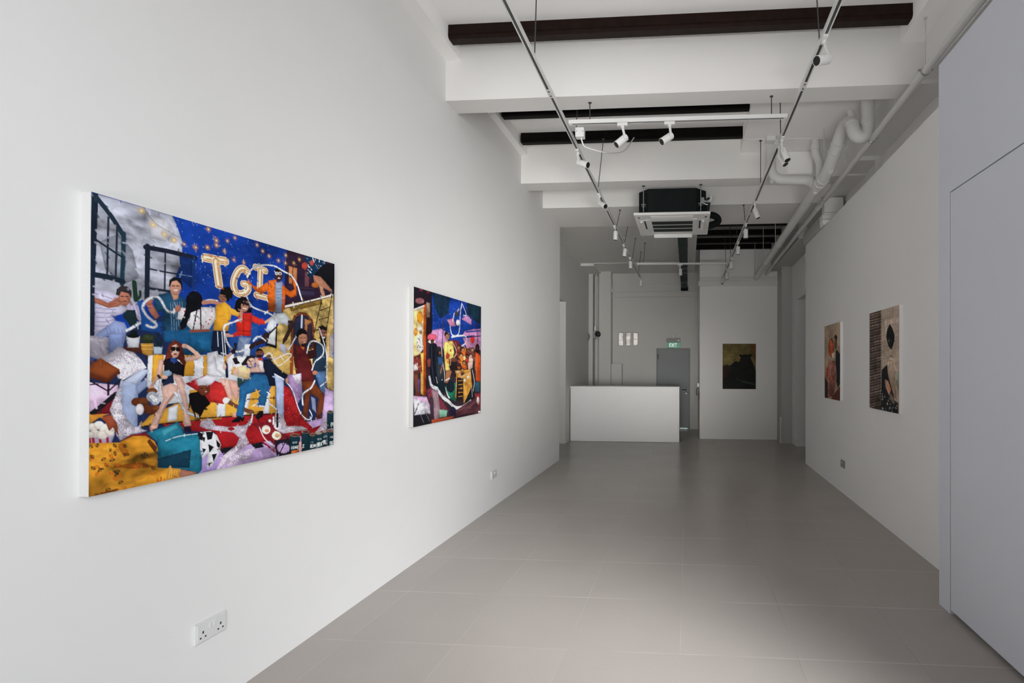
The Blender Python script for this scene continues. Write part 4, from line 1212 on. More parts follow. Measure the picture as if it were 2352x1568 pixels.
P3_DATA = """
P 97836e 9 -82,-12 1065,-12 1043,1009 -79,1021
P a8957e 9 578,-3 1041,-4 1042,331 629,233
S 6e5c4c 0 5.6 176,60 155,482
S 6e5c4c 0 5.5 341,69 320,484
S 6e5c4c 0 5.4 500,78 480,486
S 6e5c4c 0 5.3 654,86 635,488
S 6e5c4c 0 5.2 828,96 809,490
S 6e5c4c 0 5.1 948,103 930,491
S 150f0d 0 13.6 23,12 37,1005
P 9c4526 36 650,319 626,382 558,427 464,443 369,424 297,374 271,307 297,242 368,197 464,184 558,205 625,254
P b0582e 36 537,262 523,288 485,307 433,312 379,303 340,282 325,254 340,227 379,209 432,204 485,213 523,235
P c8b4a4 8 475,400 655,372 705,457 527,460
P 54463a 6 838,273 825,309 789,334 740,343 690,331 653,303 640,266 653,229 690,204 740,196 789,208 825,236
P 17130f 8 619,191 720,142 828,179 819,241 690,204
P 131318 8 755,348 877,367 1000,411 1020,777 854,842 721,699 730,489
P 84564a 50 304,484 720,489 805,698 631,949 178,996 122,705
P 6a3c30 50 315,681 681,678 631,943 261,979
P 191110 8 36,706 233,770 234,993 25,1002
P 8a3a24 30 121,593 288,539 233,748 93,706
P 562a1a 14 580,940 1001,802 1001,1001 434,1005
S b09070 0 6.4 580,935 982,808
"""
P4_DATA = """
P 9d8d7d 8 -40,-18 1051,-3 1015,1009 -39,1016
P aa9a8a 8 523,109 1004,107 992,305 577,286
S 7c6c60 0 4.8 536,-9 536,586
S 7c6c60 0 4.7 633,-1 633,586
S 7c6c60 0 4.6 727,8 726,586
S 7c6c60 0 4.6 818,16 817,586
S 7c6c60 0 4.5 906,24 906,586
S 7c6c60 0 4.4 992,32 992,586
S 847468 0 4.0 440,95 1004,96
S 847468 0 4.0 440,175 1004,169
S 847468 0 4.0 440,256 1004,243
S 847468 0 4.0 440,336 1004,317
S 847468 0 4.0 440,417 1004,391
S 847468 0 4.0 440,497 1004,464
S 847468 0 4.0 440,577 1004,538
S 847468 0 4.0 440,658 1003,612
P 3a2c26 12 -24,-4 429,-1 428,998 -23,1006
P 8e7e70 30 65,25 59,31 46,32 33,29 27,22 33,15 46,14 59,18
P 8e7e70 30 127,25 121,31 108,33 95,29 90,22 95,16 108,14 121,18
P 8e7e70 30 187,25 182,31 169,33 156,29 151,22 156,16 169,14 182,18
P 8e7e70 30 247,25 242,31 229,33 217,29 211,22 217,16 229,15 242,19
P 8e7e70 30 306,26 301,32 288,33 276,30 271,23 276,17 288,15 301,19
P 8e7e70 30 364,26 359,32 346,33 334,30 329,23 334,17 346,16 359,19
P 8e7e70 30 420,26 415,32 403,34 391,30 386,23 391,17 403,16 415,19
P 8e7e70 30 65,54 59,60 46,62 33,58 27,51 33,45 46,43 59,47
P 8e7e70 30 127,54 121,60 108,62 95,58 90,51 95,45 108,43 121,47
P 8e7e70 30 187,54 182,60 169,62 156,58 151,51 156,45 169,43 182,47
P 8e7e70 30 247,54 242,60 229,62 217,58 211,51 217,45 229,43 242,47
P 8e7e70 30 306,54 301,60 288,62 276,58 271,51 276,45 288,44 301,47
P 8e7e70 30 364,54 359,60 346,62 334,58 329,51 334,45 346,44 359,47
P 8e7e70 30 420,54 415,60 403,62 391,58 386,51 391,45 403,44 415,47
P 8e7e70 30 65,83 59,89 46,91 33,88 27,81 33,74 46,73 59,76
P 8e7e70 30 127,83 121,89 108,91 95,87 90,80 95,74 108,72 121,76
P 8e7e70 30 187,83 182,89 169,91 156,87 151,80 156,74 169,72 182,76
P 8e7e70 30 247,83 242,89 229,90 217,87 211,80 217,74 229,72 242,76
P 8e7e70 30 306,82 301,88 288,90 276,87 271,80 276,74 288,72 301,76
P 8e7e70 30 364,82 359,88 346,90 334,86 329,80 334,74 346,72 359,75
P 8e7e70 30 420,82 415,88 403,90 391,86 386,79 391,73 403,72 415,75
P a29284 30 65,113 59,119 46,121 33,117 27,110 33,104 46,102 59,106
P a29284 30 127,112 121,118 108,120 95,117 90,110 95,103 108,102 121,105
P a29284 30 187,112 182,118 169,120 156,116 151,109 156,103 169,101 182,105
P a29284 30 247,111 242,117 229,119 217,115 211,109 217,103 229,101 242,104
P a29284 30 306,111 301,117 288,118 276,115 271,108 276,102 288,100 301,104
P a29284 30 364,110 359,116 346,118 334,114 329,108 334,102 346,100 359,104
P a29284 30 420,110 415,116 403,117 391,114 386,107 391,101 403,100 415,103
P a29284 30 65,142 59,148 46,150 33,146 27,140 33,133 46,131 59,135
P a29284 30 127,141 121,147 108,149 95,146 90,139 95,133 108,131 121,134
P a29284 30 187,140 182,147 169,148 156,145 151,138 156,132 169,130 182,134
P a29284 30 247,140 242,146 229,148 217,144 211,137 217,131 229,129 242,133
P a29284 30 306,139 301,145 288,147 276,143 271,137 276,131 288,129 301,132
P a29284 30 364,138 358,144 346,146 334,143 329,136 334,130 346,128 359,132
P a29284 30 420,138 415,144 403,145 391,142 386,135 391,129 403,128 415,131
P a29284 30 65,171 59,177 46,179 33,176 27,169 33,163 46,161 59,164
P a29284 30 127,170 121,176 108,178 95,175 90,168 95,162 108,160 121,163
P a29284 30 187,169 182,175 169,177 156,174 151,167 156,161 169,159 182,162
P a29284 30 247,168 242,174 229,176 217,173 211,166 217,160 229,158 242,161
P a29284 30 306,167 301,173 288,175 276,172 271,165 276,159 288,157 301,161
P a29284 30 364,166 358,172 346,174 334,171 329,164 334,158 346,156 358,160
P a29284 30 420,165 415,171 403,173 391,170 386,163 391,157 403,155 415,159
P 8e7e70 30 65,201 59,207 46,209 33,205 27,198 33,192 46,190 59,194
P 8e7e70 30 127,199 121,206 108,208 95,204 90,197 95,191 108,189 121,192
P 8e7e70 30 187,198 182,204 169,206 156,203 151,196 156,190 169,188 182,191
P 8e7e70 30 247,197 242,203 229,205 217,202 211,195 217,189 229,187 242,190
P 8e7e70 30 306,196 301,202 288,204 276,200 271,194 276,188 288,186 301,189
P 8e7e70 30 364,194 358,201 346,202 334,199 329,192 334,186 346,184 358,188
P 8e7e70 30 420,193 415,199 403,201 391,198 386,191 391,185 403,183 415,187
P 8e7e70 30 65,230 59,236 46,238 33,235 27,228 33,222 46,220 59,223
P 8e7e70 30 127,228 121,235 108,237 95,233 90,226 95,220 108,218 121,221
P 8e7e70 30 187,227 182,233 169,235 156,232 151,225 156,219 169,217 182,220
P 8e7e70 30 247,225 242,232 229,234 217,230 211,224 217,217 229,215 242,219
P 8e7e70 30 306,224 301,230 288,232 276,229 271,222 276,216 288,214 301,217
P 8e7e70 30 364,223 358,229 346,231 334,227 329,221 334,215 346,213 358,216
P 8e7e70 30 420,221 415,227 403,229 391,226 386,219 391,213 403,211 415,215
P 8e7e70 30 65,259 59,265 46,268 33,264 27,257 33,251 46,249 59,252
P 8e7e70 30 127,257 121,264 108,266 95,262 90,256 95,249 108,247 121,251
P 8e7e70 30 187,256 182,262 169,264 156,261 151,254 156,248 169,246 182,249
P 8e7e70 30 247,254 242,260 229,262 217,259 211,252 217,246 229,244 242,247
P 8e7e70 30 306,252 301,258 288,260 276,257 271,251 276,244 288,242 301,246
P 8e7e70 30 364,251 358,257 346,259 334,256 329,249 334,243 346,241 358,244
P 8e7e70 30 420,249 415,255 403,257 391,254 386,247 391,241 403,239 415,242
P a29284 30 65,288 59,295 46,297 33,294 27,287 33,280 46,278 59,282
P a29284 30 127,286 121,293 108,295 95,292 90,285 95,278 108,276 121,280
P a29284 30 187,284 182,291 169,293 156,290 151,283 156,277 169,274 182,278
P a29284 30 247,283 242,289 229,291 217,288 211,281 217,275 229,273 242,276
P a29284 30 306,281 301,287 288,289 276,286 271,279 276,273 288,271 301,274
P a29284 30 364,279 358,285 346,287 334,284 329,277 334,271 346,269 358,272
P a29284 30 420,277 415,283 403,285 391,282 386,275 391,269 403,267 415,270
P a29284 30 65,318 59,324 46,326 33,323 27,316 33,310 46,308 59,311
P a29284 30 127,315 121,322 108,324 95,321 90,314 95,308 108,305 121,309
P a29284 30 187,313 182,320 169,322 156,319 151,312 156,306 169,303 182,307
P a29284 30 247,311 242,317 229,319 217,316 211,310 217,303 229,301 242,304
P a29284 30 306,309 301,315 288,317 276,314 271,307 276,301 288,299 301,302
P a29284 30 363,307 358,313 346,315 334,312 329,305 334,299 346,297 358,300
P a29284 30 420,305 415,311 403,313 391,310 386,303 391,297 403,295 415,298
P a29284 30 65,347 59,353 46,356 33,353 27,346 33,339 46,337 59,340
P a29284 30 127,345 121,351 108,353 95,350 90,343 95,337 108,335 121,338
P a29284 30 187,342 182,348 169,351 156,347 151,341 156,334 169,332 182,335
P a29284 30 247,340 242,346 229,348 217,345 211,338 217,332 229,330 242,333
P a29284 30 306,337 301,343 288,346 276,343 271,336 276,330 288,328 301,331
P a29284 30 363,335 358,341 346,343 334,340 329,334 334,327 346,325 358,328
P a29284 30 420,333 415,339 403,341 391,338 386,331 391,325 403,323 415,326
P 8e7e70 30 65,376 59,383 46,385 33,382 27,375 33,369 46,366 59,370
P 8e7e70 30 127,374 121,380 108,382 95,379 90,372 95,366 108,364 121,367
P 8e7e70 30 187,371 182,377 169,380 156,376 151,370 156,363 169,361 182,364
P 8e7e70 30 247,368 242,374 229,377 217,374 211,367 217,361 229,358 242,362
P 8e7e70 30 306,366 301,372 288,374 276,371 271,364 276,358 288,356 301,359
P 8e7e70 30 363,363 358,369 346,371 334,368 329,362 334,356 346,353 358,356
P 8e7e70 30 420,360 415,367 403,369 391,366 386,359 391,353 403,351 415,354
P 8e7e70 30 65,406 59,412 46,415 33,411 27,405 33,398 46,396 59,399
P 8e7e70 30 127,403 121,409 108,411 95,408 90,402 95,395 108,393 121,396
P 8e7e70 30 187,400 182,406 169,408 156,405 151,399 156,392 169,390 182,393
P 8e7e70 30 247,397 242,403 229,405 217,402 211,396 217,389 229,387 242,390
P 8e7e70 30 306,394 301,400 288,402 276,399 271,393 276,387 288,384 301,387
P 8e7e70 30 363,391 358,397 346,399 334,397 329,390 334,384 346,382 358,385
P 8e7e70 30 420,388 415,394 403,397 391,394 386,387 391,381 403,379 415,382
P 8e7e70 30 65,435 59,441 46,444 33,441 27,434 33,428 46,425 59,428
P 8e7e70 30 127,432 121,438 108,441 95,438 90,431 95,424 108,422 121,425
P 8e7e70 30 187,428 182,435 169,437 156,434 151,428 156,421 169,419 182,422
P 8e7e70 30 247,425 242,432 229,434 217,431 211,424 217,418 229,416 242,419
P 8e7e70 30 306,422 301,428 288,431 276,428 271,421 276,415 288,413 301,416
P 8e7e70 30 363,419 358,425 346,428 334,425 329,418 334,412 346,410 358,413
P 8e7e70 30 420,416 415,422 403,425 391,422 386,415 391,409 403,407 415,410
P a29284 30 65,464 59,471 46,473 33,470 27,464 33,457 46,455 59,458
P a29284 30 127,461 121,467 108,470 95,467 90,460 95,454 108,451 121,454
P a29284 30 187,457 182,464 169,466 156,463 151,457 156,450 169,448 182,451
P a29284 30 247,454 242,460 229,463 217,460 211,453 217,447 229,444 242,447
P a29284 30 306,450 301,457 288,459 276,456 271,450 276,443 288,441 301,444
P a29284 30 363,447 358,453 346,456 334,453 329,446 334,440 346,438 358,441
P a29284 30 420,444 415,450 403,452 391,450 386,443 391,437 403,435 415,438
P a29284 30 65,494 59,500 46,503 33,500 27,493 33,487 46,484 59,487
P a29284 30 127,490 121,496 108,499 95,496 90,489 95,483 108,480 121,483
P a29284 30 187,486 182,492 169,495 156,492 151,486 156,479 169,477 182,479
P a29284 30 247,482 242,489 229,491 217,488 211,482 217,475 229,473 242,476
P a29284 30 306,479 301,485 288,488 276,485 271,478 276,472 288,469 301,472
P a29284 30 363,475 358,481 346,484 334,481 329,475 334,468 346,466 358,469
P a29284 30 420,472 415,478 403,480 391,478 386,471 391,465 403,463 415,465
P a29284 30 65,523 59,529 46,532 33,529 27,523 33,516 46,513 59,516
P a29284 30 127,519 121,525 108,528 95,525 90,518 95,512 108,509 121,512
P a29284 30 187,515 182,521 169,524 156,521 151,514 156,508 169,505 182,508
P a29284 30 247,511 242,517 229,520 217,517 211,511 217,504 229,502 242,504
P a29284 30 306,507 301,513 288,516 276,513 271,507 276,500 288,498 301,501
P a29284 30 363,503 358,510 346,512 334,509 329,503 334,497 346,494 358,497
P a29284 30 420,500 415,506 403,508 391,506 386,499 391,493 403,490 415,493
P 8e7e70 30 65,552 59,559 46,561 33,559 27,552 33,545 46,543 59,546
P 8e7e70 30 127,548 121,554 108,557 95,554 90,548 95,541 108,538 121,541
P 8e7e70 30 187,544 182,550 169,553 156,550 151,543 156,537 169,534 182,537
P 8e7e70 30 247,539 242,546 229,548 217,546 211,539 217,533 229,530 242,533
P 8e7e70 30 306,535 301,542 288,544 276,542 271,535 276,529 288,526 301,529
P 8e7e70 30 363,531 358,538 346,540 334,537 329,531 334,525 346,522 358,525
P 8e7e70 30 420,527 415,534 403,536 391,533 386,527 391,521 403,518 415,521
P 8e7e70 30 65,581 59,588 46,591 33,588 27,581 33,575 46,572 59,575
P 8e7e70 30 127,577 121,583 108,586 95,583 90,577 95,570 108,568 121,570
P 8e7e70 30 187,572 182,579 169,582 156,579 151,572 156,566 169,563 182,566
P 8e7e70 30 247,568 242,574 229,577 217,574 211,568 217,561 229,559 242,562
P 8e7e70 30 306,564 301,570 288,573 276,570 271,564 276,557 288,555 301,557
P 8e7e70 30 363,559 358,566 346,568 334,566 329,559 334,553 346,550 358,553
P 8e7e70 30 420,555 415,562 403,564 391,561 386,555 391,549 403,546 415,549
P 8e7e70 30 65,611 59,617 46,620 33,617 27,611 33,604 46,601 59,604
P 8e7e70 30 127,606 121,613 108,615 95,613 90,606 95,599 108,597 121,599
P 8e7e70 30 187,601 182,608 169,610 156,608 151,601 156,595 169,592 182,595
P 8e7e70 30 247,597 242,603 229,606 217,603 211,597 217,590 229,587 242,590
P 8e7e70 30 306,592 301,598 288,601 276,598 271,592 276,586 288,583 301,586
P 8e7e70 30 363,588 358,594 346,596 334,594 329,587 334,581 346,579 358,581
P 8e7e70 30 420,583 415,589 403,592 391,589 386,583 391,577 403,574 415,577
P a29284 30 65,640 59,647 46,650 33,647 27,640 33,634 46,631 59,633
P a29284 30 127,635 121,642 108,644 95,642 90,635 95,629 108,626 121,628
P a29284 30 187,630 182,637 169,639 156,637 151,630 156,624 169,621 182,624
P a29284 30 247,625 242,632 229,634 217,632 211,625 217,619 229,616 242,619
P a29284 30 306,620 301,627 288,629 276,627 271,620 276,614 288,611 301,614
P a29284 30 363,616 358,622 346,625 334,622 329,616 334,609 346,607 358,609
P a29284 30 420,611 415,617 403,620 391,617 386,611 391,605 403,602 415,605
P a29284 30 65,669 59,676 46,679 33,676 27,670 33,663 46,660 59,663
P a29284 30 127,664 121,671 108,673 95,671 90,664 95,658 108,655 121,658
P a29284 30 187,659 182,665 169,668 156,666 151,659 156,653 169,650 182,652
P a29284 30 247,654 242,660 229,663 217,660 211,654 217,647 229,645 242,647
P a29284 30 306,649 301,655 288,658 276,655 271,649 276,642 288,640 301,642
P a29284 30 363,644 358,650 346,653 334,650 329,644 334,638 346,635 358,637
P a29284 30 420,639 415,645 403,648 391,645 386,639 391,633 403,630 415,632
P a29284 30 65,699 59,705 46,708 33,706 27,699 33,692 46,690 59,692
P a29284 30 127,693 121,700 108,703 95,700 90,694 95,687 108,684 121,687
P a29284 30 187,688 182,694 169,697 156,695 151,688 156,681 169,679 182,681
P a29284 30 247,682 242,689 229,692 217,689 211,683 217,676 229,673 242,676
P a29284 30 306,677 301,683 288,686 276,684 271,677 276,671 288,668 301,671
P a29284 30 363,672 358,678 346,681 334,678 329,672 334,666 346,663 358,665
P a29284 30 420,667 415,673 403,676 391,673 386,667 391,661 403,658 415,660
P 8e7e70 30 65,728 59,735 46,738 33,735 27,729 33,722 46,719 59,721
P 8e7e70 30 127,722 121,729 108,732 95,729 90,723 95,716 108,713 121,716
P 8e7e70 30 187,716 182,723 169,726 156,723 151,717 156,710 169,707 182,710
P 8e7e70 30 247,711 242,717 229,720 217,718 211,711 217,705 229,702 242,704
P 8e7e70 30 306,705 301,712 288,715 276,712 271,706 276,699 288,696 301,699
P 8e7e70 30 363,700 358,706 346,709 334,707 329,700 334,694 346,691 358,693
P 8e7e70 30 420,694 415,701 403,704 391,701 386,695 391,689 403,686 415,688
P 8e7e70 30 65,757 59,764 46,767 33,765 27,758 33,751 46,748 59,751
P 8e7e70 30 127,751 121,758 108,761 95,758 90,752 95,745 108,742 121,745
P 8e7e70 30 187,745 182,752 169,755 156,752 151,746 156,739 169,736 182,739
P 8e7e70 30 247,739 242,746 229,749 217,746 211,740 217,733 229,731 242,733
P 8e7e70 30 306,733 301,740 288,743 276,741 271,734 276,728 288,725 301,727
P 8e7e70 30 363,728 358,734 346,737 334,735 329,728 334,722 346,719 358,722
P 8e7e70 30 420,722 415,729 403,731 391,729 386,723 391,716 403,714 415,716
P 8e7e70 30 65,786 59,793 46,796 33,794 27,788 33,781 46,778 59,780
P 8e7e70 30 127,780 121,787 108,790 95,788 90,781 95,774 108,771 121,774
P 8e7e70 30 187,774 182,781 169,784 156,781 151,775 156,768 169,765 182,768
P 8e7e70 30 247,768 242,774 229,777 217,775 211,769 217,762 229,759 242,761
P 8e7e70 30 306,762 301,768 288,771 276,769 271,763 276,756 288,753 301,756
P 8e7e70 30 363,756 358,762 346,765 334,763 329,757 334,750 346,747 358,750
P 8e7e70 30 420,750 415,756 403,759 391,757 386,751 391,744 403,742 415,744
P a29284 30 65,816 59,823 46,826 33,823 27,817 33,810 46,807 59,809
P a29284 30 127,809 121,816 108,819 95,817 90,810 95,804 108,800 121,803
P a29284 30 187,803 182,809 169,812 156,810 151,804 156,797 169,794 182,796
P a29284 30 247,796 242,803 229,806 217,804 211,797 217,791 229,788 242,790
P a29284 30 306,790 301,797 288,800 276,797 271,791 276,785 288,782 301,784
P a29284 30 363,784 358,790 346,793 334,791 329,785 334,778 346,775 358,778
P a29284 30 420,778 415,784 403,787 391,785 386,779 391,772 403,769 415,772
P a29284 30 65,845 59,852 46,855 33,853 27,846 33,840 46,836 59,839
P a29284 30 127,838 121,845 108,848 95,846 90,839 95,833 108,830 121,832
P a29284 30 187,831 182,838 169,841 156,839 151,833 156,826 169,823 182,825
P a29284 30 247,825 242,831 229,835 217,832 211,826 217,819 229,816 242,819
P a29284 30 306,818 301,825 288,828 276,826 271,820 276,813 288,810 301,812
P a29284 30 363,812 358,818 346,821 334,819 329,813 334,807 346,804 358,806
P a29284 30 420,806 415,812 403,815 391,813 386,807 391,800 403,797 415,800
P a29284 30 65,874 59,881 46,884 33,882 27,876 33,869 46,866 59,868
P a29284 30 127,867 121,874 108,877 95,875 90,869 95,862 108,859 121,861
P a29284 30 187,860 182,867 169,870 156,868 151,862 156,855 169,852 182,854
P a29284 30 247,853 242,860 229,863 217,861 211,855 217,848 229,845 242,847
P a29284 30 306,847 301,853 288,856 276,854 271,848 276,841 288,838 301,840
P a29284 30 363,840 358,847 346,850 334,847 329,841 334,835 346,832 358,834
P a29284 30 420,833 415,840 403,843 391,841 386,835 391,828 403,825 415,827
P 8e7e70 30 65,904 59,910 46,914 33,912 27,905 33,898 46,895 59,897
P 8e7e70 30 127,896 121,903 108,906 95,904 90,898 95,891 108,888 121,890
P 8e7e70 30 187,889 182,896 169,899 156,897 151,891 156,884 169,881 182,883
P 8e7e70 30 247,882 242,889 229,892 217,890 211,883 217,877 229,874 242,876
P 8e7e70 30 306,875 301,882 288,885 276,883 271,876 276,870 288,867 301,869
P 8e7e70 30 363,868 358,875 346,878 334,876 329,869 334,863 346,860 358,862
P 8e7e70 30 420,861 415,868 403,871 391,869 386,863 391,856 403,853 415,855
P 8e7e70 30 65,933 59,940 46,943 33,941 27,935 33,928 46,924 59,927
P 8e7e70 30 127,925 121,932 108,935 95,933 90,927 95,920 108,917 121,919
P 8e7e70 30 187,918 182,925 169,928 156,926 151,919 156,913 169,909 182,912
P 8e7e70 30 247,910 242,917 229,920 217,918 211,912 217,905 229,902 242,904
P 8e7e70 30 306,903 301,910 288,913 276,911 271,905 276,898 288,895 301,897
P 8e7e70 30 363,896 358,903 346,906 334,904 329,898 334,891 346,888 358,890
P 8e7e70 30 420,889 415,896 403,899 391,897 386,891 391,884 403,881 415,883
P 8e7e70 30 65,962 59,969 46,972 33,970 27,964 33,957 46,954 59,956
P 8e7e70 30 127,954 121,961 108,964 95,962 90,956 95,949 108,946 121,948
P 8e7e70 30 187,947 182,953 169,957 156,955 151,948 156,942 169,938 182,940
P 8e7e70 30 247,939 242,946 229,949 217,947 211,941 217,934 229,931 242,933
P 8e7e70 30 306,931 301,938 288,941 276,939 271,933 276,927 288,923 301,925
P 8e7e70 30 363,924 358,931 346,934 334,932 329,926 334,919 346,916 358,918
P 8e7e70 30 420,917 415,923 403,927 391,925 386,919 391,912 403,909 415,911
P a29284 30 65,991 59,998 46,1002 33,1000 27,994 33,987 46,983 59,985
P a29284 30 127,983 121,990 108,994 95,992 90,985 95,978 108,975 121,977
P a29284 30 187,975 182,982 169,985 156,984 151,977 156,970 169,967 182,969
P a29284 30 247,967 242,974 229,978 217,976 211,969 217,963 229,959 242,961
P a29284 30 306,960 301,966 288,970 276,968 271,962 276,955 288,952 301,954
P a29284 30 363,952 358,959 346,962 334,960 329,954 334,947 346,944 358,946
P a29284 30 420,945 415,951 403,955 391,953 386,947 391,940 403,937 415,939
S 1c1418 0 6.9 8,59 429,58
S 1c1418 0 6.9 8,118 429,113
S 1c1418 0 6.9 8,177 429,169
S 1c1418 0 6.9 8,236 429,224
S 1c1418 0 6.9 8,295 429,280
S 1c1418 0 6.8 8,354 429,336
S 1c1418 0 6.8 8,413 429,391
S 1c1418 0 6.8 8,472 429,447
S 1c1418 0 6.8 8,531 429,503
S 1c1418 0 6.8 8,590 429,558
S 1c1418 0 6.8 8,649 429,614
S 1c1418 0 6.8 8,708 429,669
S 1c1418 0 6.8 8,767 429,725
S 1c1418 0 6.8 8,827 429,780
S 1c1418 0 6.8 8,886 429,836
S 1c1418 0 6.8 8,945 428,892
S 1c1418 0 6.8 8,1004 428,947
P 0d0d11 8 598,271 630,210 714,157 798,205 864,269 860,329 772,410 669,368
D b8b4b0 7.0 10 670,290 810,297 760,363 695,353
P a8927c 8 695,400 780,402 785,479 695,477
P b0a090 12 590,546 708,470 810,479 884,548 980,586 975,660 859,623
S 241c1c 0 5.5 630,539 734,463 810,487
P 8f7c69 14 695,497 822,502 872,661 932,876 834,843 669,663
P 131318 8 448,598 630,543 669,663 859,859 797,959 428,940
P b08870 14 550,688 661,702 754,777 695,845 577,763
P c06a40 6 734,778 726,800 708,810 690,801 682,779 690,757 708,748 726,756
P 8a8a80 40 884,608 985,623 980,793 920,735
P 16161a 8 423,811 734,863 975,897 975,1002 423,998
D b8b4ac 10.5 46 423,827 630,851 956,898 956,994 423,993
P 6a5c4c 20 734,816 859,857 810,912 708,864
"""
P5_DATA = """
P 453c23 8 -17,-16 1026,-15 1028,1023 -15,1027
P 504526 8 10,152 626,152 506,427 11,486
P 564b2c 6 24,309 466,309 332,407 24,476
P 443018 6 799,0 1019,0 1020,426 880,269
P 0c0d0b 10 -16,501 91,471 158,466 212,488 333,419 336,397 426,392 500,404 513,368 549,309 513,289 486,230 600,245 693,230 760,250 813,230 883,230 869,281 843,309 867,367 920,448 967,516 974,565 1027,578 1028,1023 -15,1027
P 1a0d0a 10 -16,506 91,476 199,491 226,604 159,761 -15,791
P 0c0a08 8 296,358 332,376 373,363 395,328 375,321 366,346 332,360
S 172220 0 39.2 601,829 774,862 961,901
S 121b19 0 29.4 427,770 534,819
"""
LEFT_TRACK = ((-1.084,1.600,3.661), (-0.993,10.560,3.375))
RIGHT_TRACK = ((0.899,1.600,3.641), (0.738,10.560,3.375))
CROSS_FRONT = ((-1.021,4.256,3.575), (0.826,4.256,3.569))
CROSS_REAR = ((-0.951,9.395,3.430), (0.713,9.395,3.417))
SPOTS = [
('L',(-1.052,4.750,3.560),(-1.003,4.750,3.439),(0.849,-0.351,-0.394)),
('L',(-1.041,5.865,3.525),(-1.003,5.865,3.408),(0.658,-0.555,-0.508)),
('L',(-1.029,7.045,3.487),(-1.018,7.045,3.357),(-0.032,-0.000,-0.999)),
('L',(-1.019,7.990,3.457),(-1.004,7.990,3.335),(-0.112,-0.000,-0.994)),
('L',(-1.011,8.795,3.431),(-1.003,8.795,3.304),(-0.004,-0.000,-1.000)),
('L',(-0.994,10.480,3.377),(-0.976,10.480,3.266),(-0.091,-0.000,-0.996)),
('F',(-0.557,4.256,3.560),(-0.568,4.256,3.421),(-0.630,-0.352,-0.692)),
('F',(-0.155,4.256,3.558),(-0.180,4.256,3.429),(-0.674,-0.406,-0.616)),
('R',(0.868,3.280,3.591),(0.860,3.280,3.456),(-0.747,-0.529,-0.404)),
('R',(0.845,4.590,3.553),(0.874,4.590,3.406),(0.284,-0.246,-0.927)),
('R',(0.843,4.715,3.549),(0.872,4.715,3.415),(0.403,-0.253,-0.880)),
('R',(0.816,6.185,3.505),(0.833,6.185,3.369),(0.324,-0.104,-0.940)),
('R',(0.801,7.015,3.480),(0.800,7.015,3.345),(-0.009,-0.000,-1.000)),
('R',(0.785,7.915,3.454),(0.784,7.915,3.325),(-0.020,-0.000,-1.000)),
('R',(0.768,8.900,3.424),(0.767,8.900,3.298),(0.069,-0.000,-0.998)),
('R',(0.753,9.730,3.400),(0.759,9.730,3.262),(0.070,-0.000,-0.998)),
('R',(0.741,10.400,3.380),(0.728,10.400,3.283),(-0.353,-0.173,-0.920)),
('B',(-0.142,9.395,3.420),(-0.133,9.395,3.281),(-0.011,-0.000,-1.000))]
RODS = [
('L',(-1.066,3.420,3.603),(-1.049,3.420,4.250)),
('L',(-1.053,4.640,3.564),(-1.016,4.640,4.250)),
('L',(-1.042,5.765,3.528),(-0.978,5.765,4.140)),
('L',(-1.027,7.170,3.483),(-0.970,7.170,3.760)),
('L',(-1.019,8.020,3.456),(-0.950,8.020,3.840)),
('L',(-1.008,9.055,3.423),(-0.945,9.055,3.840)),
('L',(-0.997,10.115,3.389),(-0.942,10.115,3.840)),
('F',(-0.839,4.256,3.584),(-0.840,4.256,3.760)),
('F',(0.697,4.256,3.575),(0.697,4.256,3.760)),
('B',(-0.828,9.395,3.444),(-0.799,9.395,3.840)),
('R',(0.867,3.375,3.589),(0.828,3.375,4.250)),
('R',(0.844,4.645,3.551),(0.836,4.645,4.075)),
('R',(0.824,5.780,3.517),(0.825,5.780,4.075)),
('R',(0.801,7.060,3.479),(0.775,7.060,3.760)),
('R',(0.783,8.020,3.451),(0.755,8.020,4.000)),
('R',(0.765,9.055,3.420),(0.756,9.055,4.000)),
('R',(0.750,9.865,3.396),(0.724,9.865,4.000))]

# ------------------------------------------------------------------ the setting
# the shop front (behind the viewpoint) is open to the street; an unseen right-hand opening is added for the side lamps
FRONT_Y, FRONT_X, FRONT_TOP = -.7, 1.6, 3.6
struct('floor', MB().box(-4.4, 4.4, -2.6, 13., -.12, 0), 'floor')
struct('wall_left', MB().box(-2.30, -2.062, -1.6, 8.0, 0, 4.45), 'wall')
struct('wall_right', MB().box(1.85, 1.95, 1.3, 8.05, 0, 3.42), 'wallright')
struct('wall_right_upper', MB().box(2.10, 2.35, 1.3, 8.05, 0, 4.45).box(2.10, 2.35, FRONT_Y, 1.3, FRONT_TOP, 4.45), 'wall')
# partition with flush door leaf
part = MB().box(1.635, 1.85, 1.3, 3.297, 0, 3.40)
part.box(1.585, 1.635, 3.165, 3.297, 0, 3.40).box(1.585, 1.635, 1.3, 3.165, 2.552, 3.40)
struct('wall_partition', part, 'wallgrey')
d2 = struct('door_2', MB().box(1.586, 1.63, 1.32, 3.157, .028, 2.544), 'wallgrey')
